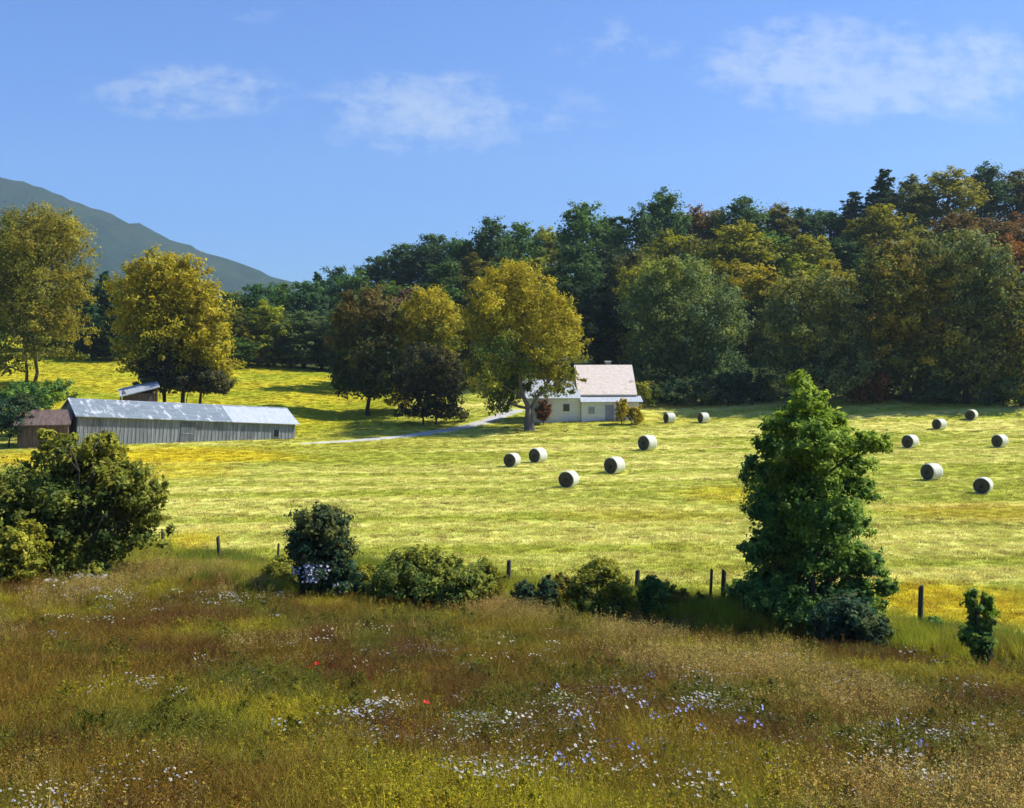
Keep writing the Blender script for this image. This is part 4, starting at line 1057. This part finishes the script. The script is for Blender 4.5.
tint = gc * rng.uniform(.78, 1.28, (n, 1)) * (1 + rng.normal(size=(n, 3)) * .05)
dkk = (rng.random(n) < .10 + .12 * (fbm(x / 5, y, 2.0, 50, 3) > .55))[:, None]
tint = np.where(dkk, gc * np.array((.55, .40, .5)) * rng.uniform(.7, 1.2, (n, 1)), tint)
scatter('hay_stubble', np.stack([x, y, terrain(x, y) - .01], 1), rng.uniform(.7, 1.3, n) * (.85 + .003 * y), rng.random(n) * 6.28, np.clip(tint, 0, 1), rng.choice(3, n, p=[.5, .3, .2]), stub, 'short straw-yellow and lime stubble covering the mown hayfield and pasture', 'stubble')

# ------------------------------------------------------------------ flowers
def flower_arrays(r, petals, cup=.35, wide=.9):
    V, Q = [], []
    for i in range(petals):
        a_ = 2 * math.pi * i / petals; w = math.pi / petals * wide
        b = len(V)
        pt = lambda rr, aa, z: (rr * math.cos(aa), rr * math.sin(aa), z)
        V += [pt(r * .12, a_, 0), pt(r * .65, a_ - w, r * cup * .6), pt(r, a_, r * cup), pt(r * .65, a_ + w, r * cup * .6)]
        Q.append((b, b + 1, b + 2, b + 3))
    return np.array(V), np.array(Q)
M_STEM = plain('flower_stem', (.07, .10, .025), .7)
M_BLUE = plain('violet_petals', (.36, .40, .78), .6, .2, .2, 30)
M_RED = plain('poppy_petals', (.52, .018, .012), .6, .2, .2, 30)
def flower(name, label, cat, group, px, py, r, petals, mat, hgt, share=None):
    x, y, z = hit(px, py, hgt * .9)
    root = thing(name, label, cat, (x, y, z), random.random() * 6.28, group)
    root.scale = (1, 1, 1)
    if share is None:
        made = []
        for i, (ox, oy, oz, s) in enumerate([(0, 0, 0, 1), (.05, .02, -.05, .8), (-.03, .05, -.09, .75), (-.045, -.03, -.03, .85)][:4 if petals > 5 else 1]):
            V_, Q_ = flower_arrays(r * s, petals)
            tl = R(random.uniform(15, 50)); c_, s_ = math.cos(tl), math.sin(tl)
            V_ = np.stack([V_[:, 0] + ox, V_[:, 1] * c_ - V_[:, 2] * s_ + oy, V_[:, 1] * s_ + V_[:, 2] * c_ + hgt + oz], 1)
            made.append(mesh_np('bloom', V_, Q_, mat, root))
        V_, Q_ = tubes_arrays([limb((0, 0, -.05), (0, 0, hgt), .004, .003, .04), limb((0, 0, hgt * .4), (.05, .02, hgt - .05), .003, .002, .05), limb((0, 0, hgt * .35), (-.03, .05, hgt - .09), .003, .002, .05)][:3 if petals > 5 else 1], 5)
        made.append(mesh_np('stem', V_, Q_, M_STEM, root))
        return made
    for q in share:
        c_ = q.copy(); COL.objects.link(c_); c_.parent = root
    return share
BLUE = [(652, 675), (631, 667), (689, 709), (701, 728), (741, 721), (762, 709), (758, 725), (772, 719), (664, 743), (610, 744), (618, 743), (634, 747), (563, 760), (559, 757), (569, 769), (588, 759), (872, 726), (881, 725), (888, 726), (897, 723), (922, 744), (614, 670), (575, 722), (578, 714), (557, 687), (646, 707), (655, 716), (678, 711), (518, 725), (592, 728), (644, 704), (903, 739)]
sh = None
for (px, py) in BLUE:
    sh = flower('wildflower', 'small violet-blue wildflower cluster on a thin stem in the brown meadow', 'flower', 'violet-blue wildflowers in the meadow', px, py, .024, 7, M_BLUE, .38, sh)
sh = None
for (px, py, lab) in [(311, 671, 'red poppy, lowest of the three close together in the meadow'), (317, 667, 'red poppy, topmost of the three close together in the meadow'), (334, 669, 'red poppy a little right of the close pair'), (370, 683, 'lone red poppy midway along the meadow poppies'), (426, 707, 'faint red poppy nearest the white flower drift, farthest from the others')]:
    sh = flower('poppy', lab, 'flower', 'red poppies in the meadow', px, py, .055, 5, M_RED, .47, sh)

def spray(name, nb, hgt, spread, r):
    V, Q, b, tip = [], [], 0, []
    for i in range(nb):
        V_, Q_ = flower_arrays(r * rng.uniform(.7, 1.2), 6, .25)
        e = rdirs(1)[0] * .5; o_ = np.array((rng.normal() * spread, rng.normal() * spread, hgt * rng.uniform(.75, 1.1)))
        tl = R(rng.uniform(0, 55)); c_, s_ = math.cos(tl), math.sin(tl)
        V_ = np.stack([V_[:, 0] + o_[0], V_[:, 1] * c_ - V_[:, 2] * s_ + o_[1], V_[:, 1] * s_ + V_[:, 2] * c_ + o_[2]], 1)
        V.append(V_); Q.append(Q_ + b); b += len(V_); tip.append(np.full(len(V_), .6))
        w = .002
        S = np.array([(o_[0] * .4 - w, o_[1] * .4, 0), (o_[0] * .4 + w, o_[1] * .4, 0), (o_[0] + w, o_[1], o_[2]), (o_[0] - w, o_[1], o_[2])])
        V.append(S); Q.append(np.array([[b, b + 1, b + 2, b + 3]])); b += 4; tip.append(np.full(4, .1))
    return mesh_np(name, np.concatenate(V), np.concatenate(Q), GF, None, {'tip': np.concatenate(tip)}, link=False)
sprays = [spray('flower_spray', 9, .36, .12, .019), spray('flower_spray', 14, .33, .18, .015), spray('flower_spray', 5, .38, .09, .023)]
CL = [(360, 708, 36, 8, 36), (400, 700, 30, 8, 26), (470, 715, 45, 18, 60), (500, 762, 50, 10, 50), (455, 760, 20, 8, 14), (590, 690, 60, 14, 60), (560, 715, 45, 16, 40), (700, 690, 40, 12, 40), (720, 700, 30, 8, 26), (860, 690, 40, 6, 20), (920, 770, 50, 14, 56), (940, 725, 45, 9, 40), (980, 690, 30, 10, 20), (710, 780, 25, 8, 16), (640, 755, 90, 22, 40), (880, 745, 40, 12, 26),
      (200, 680, 60, 14, 22), (100, 590, 60, 5, 40), (240, 600, 60, 8, 34), (170, 597, 80, 7, 50), (60, 620, 60, 12, 20), (110, 764, 60, 10, 14), (30, 790, 50, 10, 16), (420, 650, 120, 18, 36), (760, 660, 120, 12, 40), (950, 655, 60, 10, 20), (380, 725, 60, 12, 30), (512, 640, 90, 12, 24), (340, 640, 60, 8, 14)]
P_, S_, C_ = [], [], []
for (px, py, sx, sy, cnt) in CL:
    for i in range(int(cnt * .55)):
        x, y, z = hit(px + rng.normal() * sx * .6, py + rng.normal() * sy * .6, .35)
        if y > 41 - .55 * x + .4: continue
        P_.append((x, y, z)); S_.append(rng.uniform(.6, 1.15) * (.85 + .012 * y))
        r_ = rng.random()
        C_.append((.70, .70, .66) if r_ < .62 else ((.55, .50, .36) if r_ < .88 else (.50, .54, .74)))
n = len(P_)
scatter('wildflowers', np.array(P_), np.array(S_), rng.random(n) * 6.28, np.array(C_), rng.integers(0, 3, n), sprays, 'white and cream wildflowers flecking the brown foreground meadow', 'wildflowers')

# white and lilac flowering weeds big enough to single out
M_WHITEP = plain('white_petals', (.80, .80, .78), .6, .2, .1, 20); M_LILAC = plain('lilac_petals', (.60, .60, .66), .6, .2, .2, 20)
def flowering_weed(label, px, py, wpx, hpx, nb, mat, r):
    x, y, z = hit(px, py); k = y / F; w = wpx * k / 2; h_ = hpx * k
    root = thing('flowering_weed', label, 'plant', (x, y - .25, T(x, y - .25)), 0)
    V, Q, b, ps_ = [], [], 0, []
    for i in range(nb):
        V_, Q_ = flower_arrays(r * rng.uniform(.7, 1.25), 6, .3)
        o_ = np.array((rng.normal() * w * .45, rng.normal() * w * .3, h_ * (.55 + .5 * rng.random())))
        tl = R(rng.uniform(20, 80)); c_, s_ = math.cos(tl), math.sin(tl)
        V_ = np.stack([V_[:, 0] + o_[0], V_[:, 1] * c_ - V_[:, 2] * s_ + o_[1], V_[:, 1] * s_ + V_[:, 2] * c_ + o_[2]], 1)
        V.append(V_); Q.append(Q_ + b); b += len(V_)
        if i % 4 == 0: ps_.append(limb((o_[0] * .4, o_[1] * .4, -.05), o_, .007, .004, .04))
    mesh_np('blossom', np.concatenate(V), np.concatenate(Q), mat, root)
    V_, Q_ = tubes_arrays(ps_, 5); mesh_np('stem', V_, Q_, M_STEM, root)
    return root
flowering_weed('lilac-white aster clump at the foot of the dark round shrub', 314, 602, 36, 38, 130, M_LILAC, .045)
flowering_weed('lilac-white aster clump on the lower right side of the dark round shrub', 342, 604, 18, 22, 60, M_LILAC, .045)
flowering_weed('white flower clump in the middle below the wide left bush', 86, 584, 22, 10, 50, M_WHITEP, .05)
flowering_weed('white flower clump furthest right below the wide left bush', 104, 585, 16, 10, 34, M_WHITEP, .045)
flowering_weed('white flower clump furthest left below the wide left bush', 53, 586, 12, 7, 26, M_WHITEP, .045)

# ------------------------------------------------------------------ air
hz = MB(); hz.box(-3600, 1900, -350, 3200, -12, 560)
m, nt, out = nodes_of('haze_air')
pv = N(nt, 'ShaderNodeVolumePrincipled'); pv.inputs['Density'].default_value = .00013; pv.inputs['Color'].default_value = (.70, .92, 1, 1); pv.inputs['Anisotropy'].default_value = .2
nt.links.new(pv.outputs[0], out.inputs['Volume'])
HAZE = hz.build('haze', m); tag(HAZE, 'thin blue summer haze over the valley', 'haze', kind='stuff')

# ------------------------------------------------------------------ light and sky
EL, AZ = 47.0, 82.0            # sun height; heading from straight ahead towards the right
sd = np.array((math.sin(R(AZ)) * math.cos(R(EL)), math.cos(R(AZ)) * math.cos(R(EL)), math.sin(R(EL))))
sun = bpy.data.lights.new('sun', 'SUN'); sun.energy = 4.6; sun.angle = R(.55); sun.color = (1, .93, .80)
so = bpy.data.objects.new('sun', sun); COL.objects.link(so)
from mathutils import Vector
so.rotation_euler = Vector(sd).to_track_quat('Z', 'Y').to_euler(); so.location = (60, 40, 80)

wd = bpy.data.worlds.new('World'); sc.world = wd; wd.use_nodes = True
nt = wd.node_tree; nt.nodes.clear()
out = nt.nodes.new('ShaderNodeOutputWorld'); bg = nt.nodes.new('ShaderNodeBackground')
sky = nt.nodes.new('ShaderNodeTexSky'); sky.sky_type = 'NISHITA'; sky.sun_disc = False
sky.sun_elevation = R(EL); sky.sun_rotation = R(AZ); sky.altitude = 300; sky.air_density = 1.0; sky.dust_density = .3; sky.ozone_density = 2.0
bg.inputs['Strength'].default_value = .15
tc = nt.nodes.new('ShaderNodeTexCoord')
sep = nt.nodes.new('ShaderNodeSeparateXYZ'); nt.links.new(tc.outputs['Generated'], sep.inputs[0])
iy = math_(nt, 'DIVIDE', 1.0, math_(nt, 'MAXIMUM', sep.outputs[1], .05))
u = math_(nt, 'MULTIPLY', sep.outputs[0], iy); v = math_(nt, 'MULTIPLY', sep.outputs[2], iy)
cmb = nt.nodes.new('ShaderNodeCombineXYZ'); nt.links.new(u, cmb.inputs[0]); nt.links.new(v, cmb.inputs[1])
nz = noise(nt, mapping(nt, cmb.outputs[0], (1, 1.9, 1)), 13, 8, .66)
nz2 = noise(nt, mapping(nt, cmb.outputs[0], (1, 1.6, 1), (0, 0, .25), (3, 1, 0)), 34, 6, .7)
tot = None
for (px, py, rx, ry, am) in [(190, 92, 110, 30, .75), (425, 112, 120, 48, .85), (845, 70, 150, 58, .95), (965, 72, 100, 50, .8), (620, 45, 80, 40, .45), (560, 118, 70, 34, .4), (240, 12, 60, 12, .35)]:
    cu, cv = (px - CX) / F, (HY - py) / F
    du = math_(nt, 'MULTIPLY', math_(nt, 'SUBTRACT', u, cu), F / (rx * 1.25)); dv = math_(nt, 'MULTIPLY', math_(nt, 'SUBTRACT', v, cv), F / (ry * 1.2))
    r2 = math_(nt, 'ADD', math_(nt, 'MULTIPLY', du, du), math_(nt, 'MULTIPLY', dv, dv))
    g_ = math_(nt, 'MULTIPLY', math_(nt, 'SUBTRACT', 1.0, r2, None, True), am)
    tot = g_ if tot is None else math_(nt, 'MAXIMUM', tot, g_)
dens = math_(nt, 'ADD', math_(nt, 'MULTIPLY', nz, .70), math_(nt, 'MULTIPLY', nz2, .62))
cl = math_(nt, 'SUBTRACT', math_(nt, 'ADD', math_(nt, 'MULTIPLY', tot, .36), dens), .77)
cl = math_(nt, 'MULTIPLY', math_(nt, 'MULTIPLY', cl, 4.2, None, True), math_(nt, 'MULTIPLY', tot, 2.0, None, True))
cl = math_(nt, 'MULTIPLY', cl, math_(nt, 'GREATER_THAN', sep.outputs[1], .05))
vv = math_(nt, 'MULTIPLY', sep.outputs[2], 3.2, None, True)
tintc = ramp(nt, [(0, (.20, .325, .60)), (.5, (.27, .42, .71)), (1, (.33, .49, .80))], vv).outputs[0]
tinted = mixc(nt, 1.0, sky.outputs[0], tintc, 'MULTIPLY')
colr = mixc(nt, math_(nt, 'MULTIPLY', cl, .44), tinted, (3.2, 3.6, 4.1))
nt.links.new(colr, bg.inputs[0]); nt.links.new(bg.outputs[0], out.inputs[0])

# ------------------------------------------------------------------ render settings
sc.view_settings.view_transform = 'Standard'; sc.view_settings.look = 'None'; sc.view_settings.gamma = 1
sc.view_settings.exposure = 0.68
sc.render.engine = 'CYCLES'
cy = sc.cycles
cy.max_bounces = 5; cy.diffuse_bounces = 3; cy.glossy_bounces = 2; cy.transmission_bounces = 3; cy.volume_bounces = 0; cy.transparent_max_bounces = 4
cy.use_adaptive_sampling = True; cy.adaptive_threshold = .02
cy.use_denoising = True
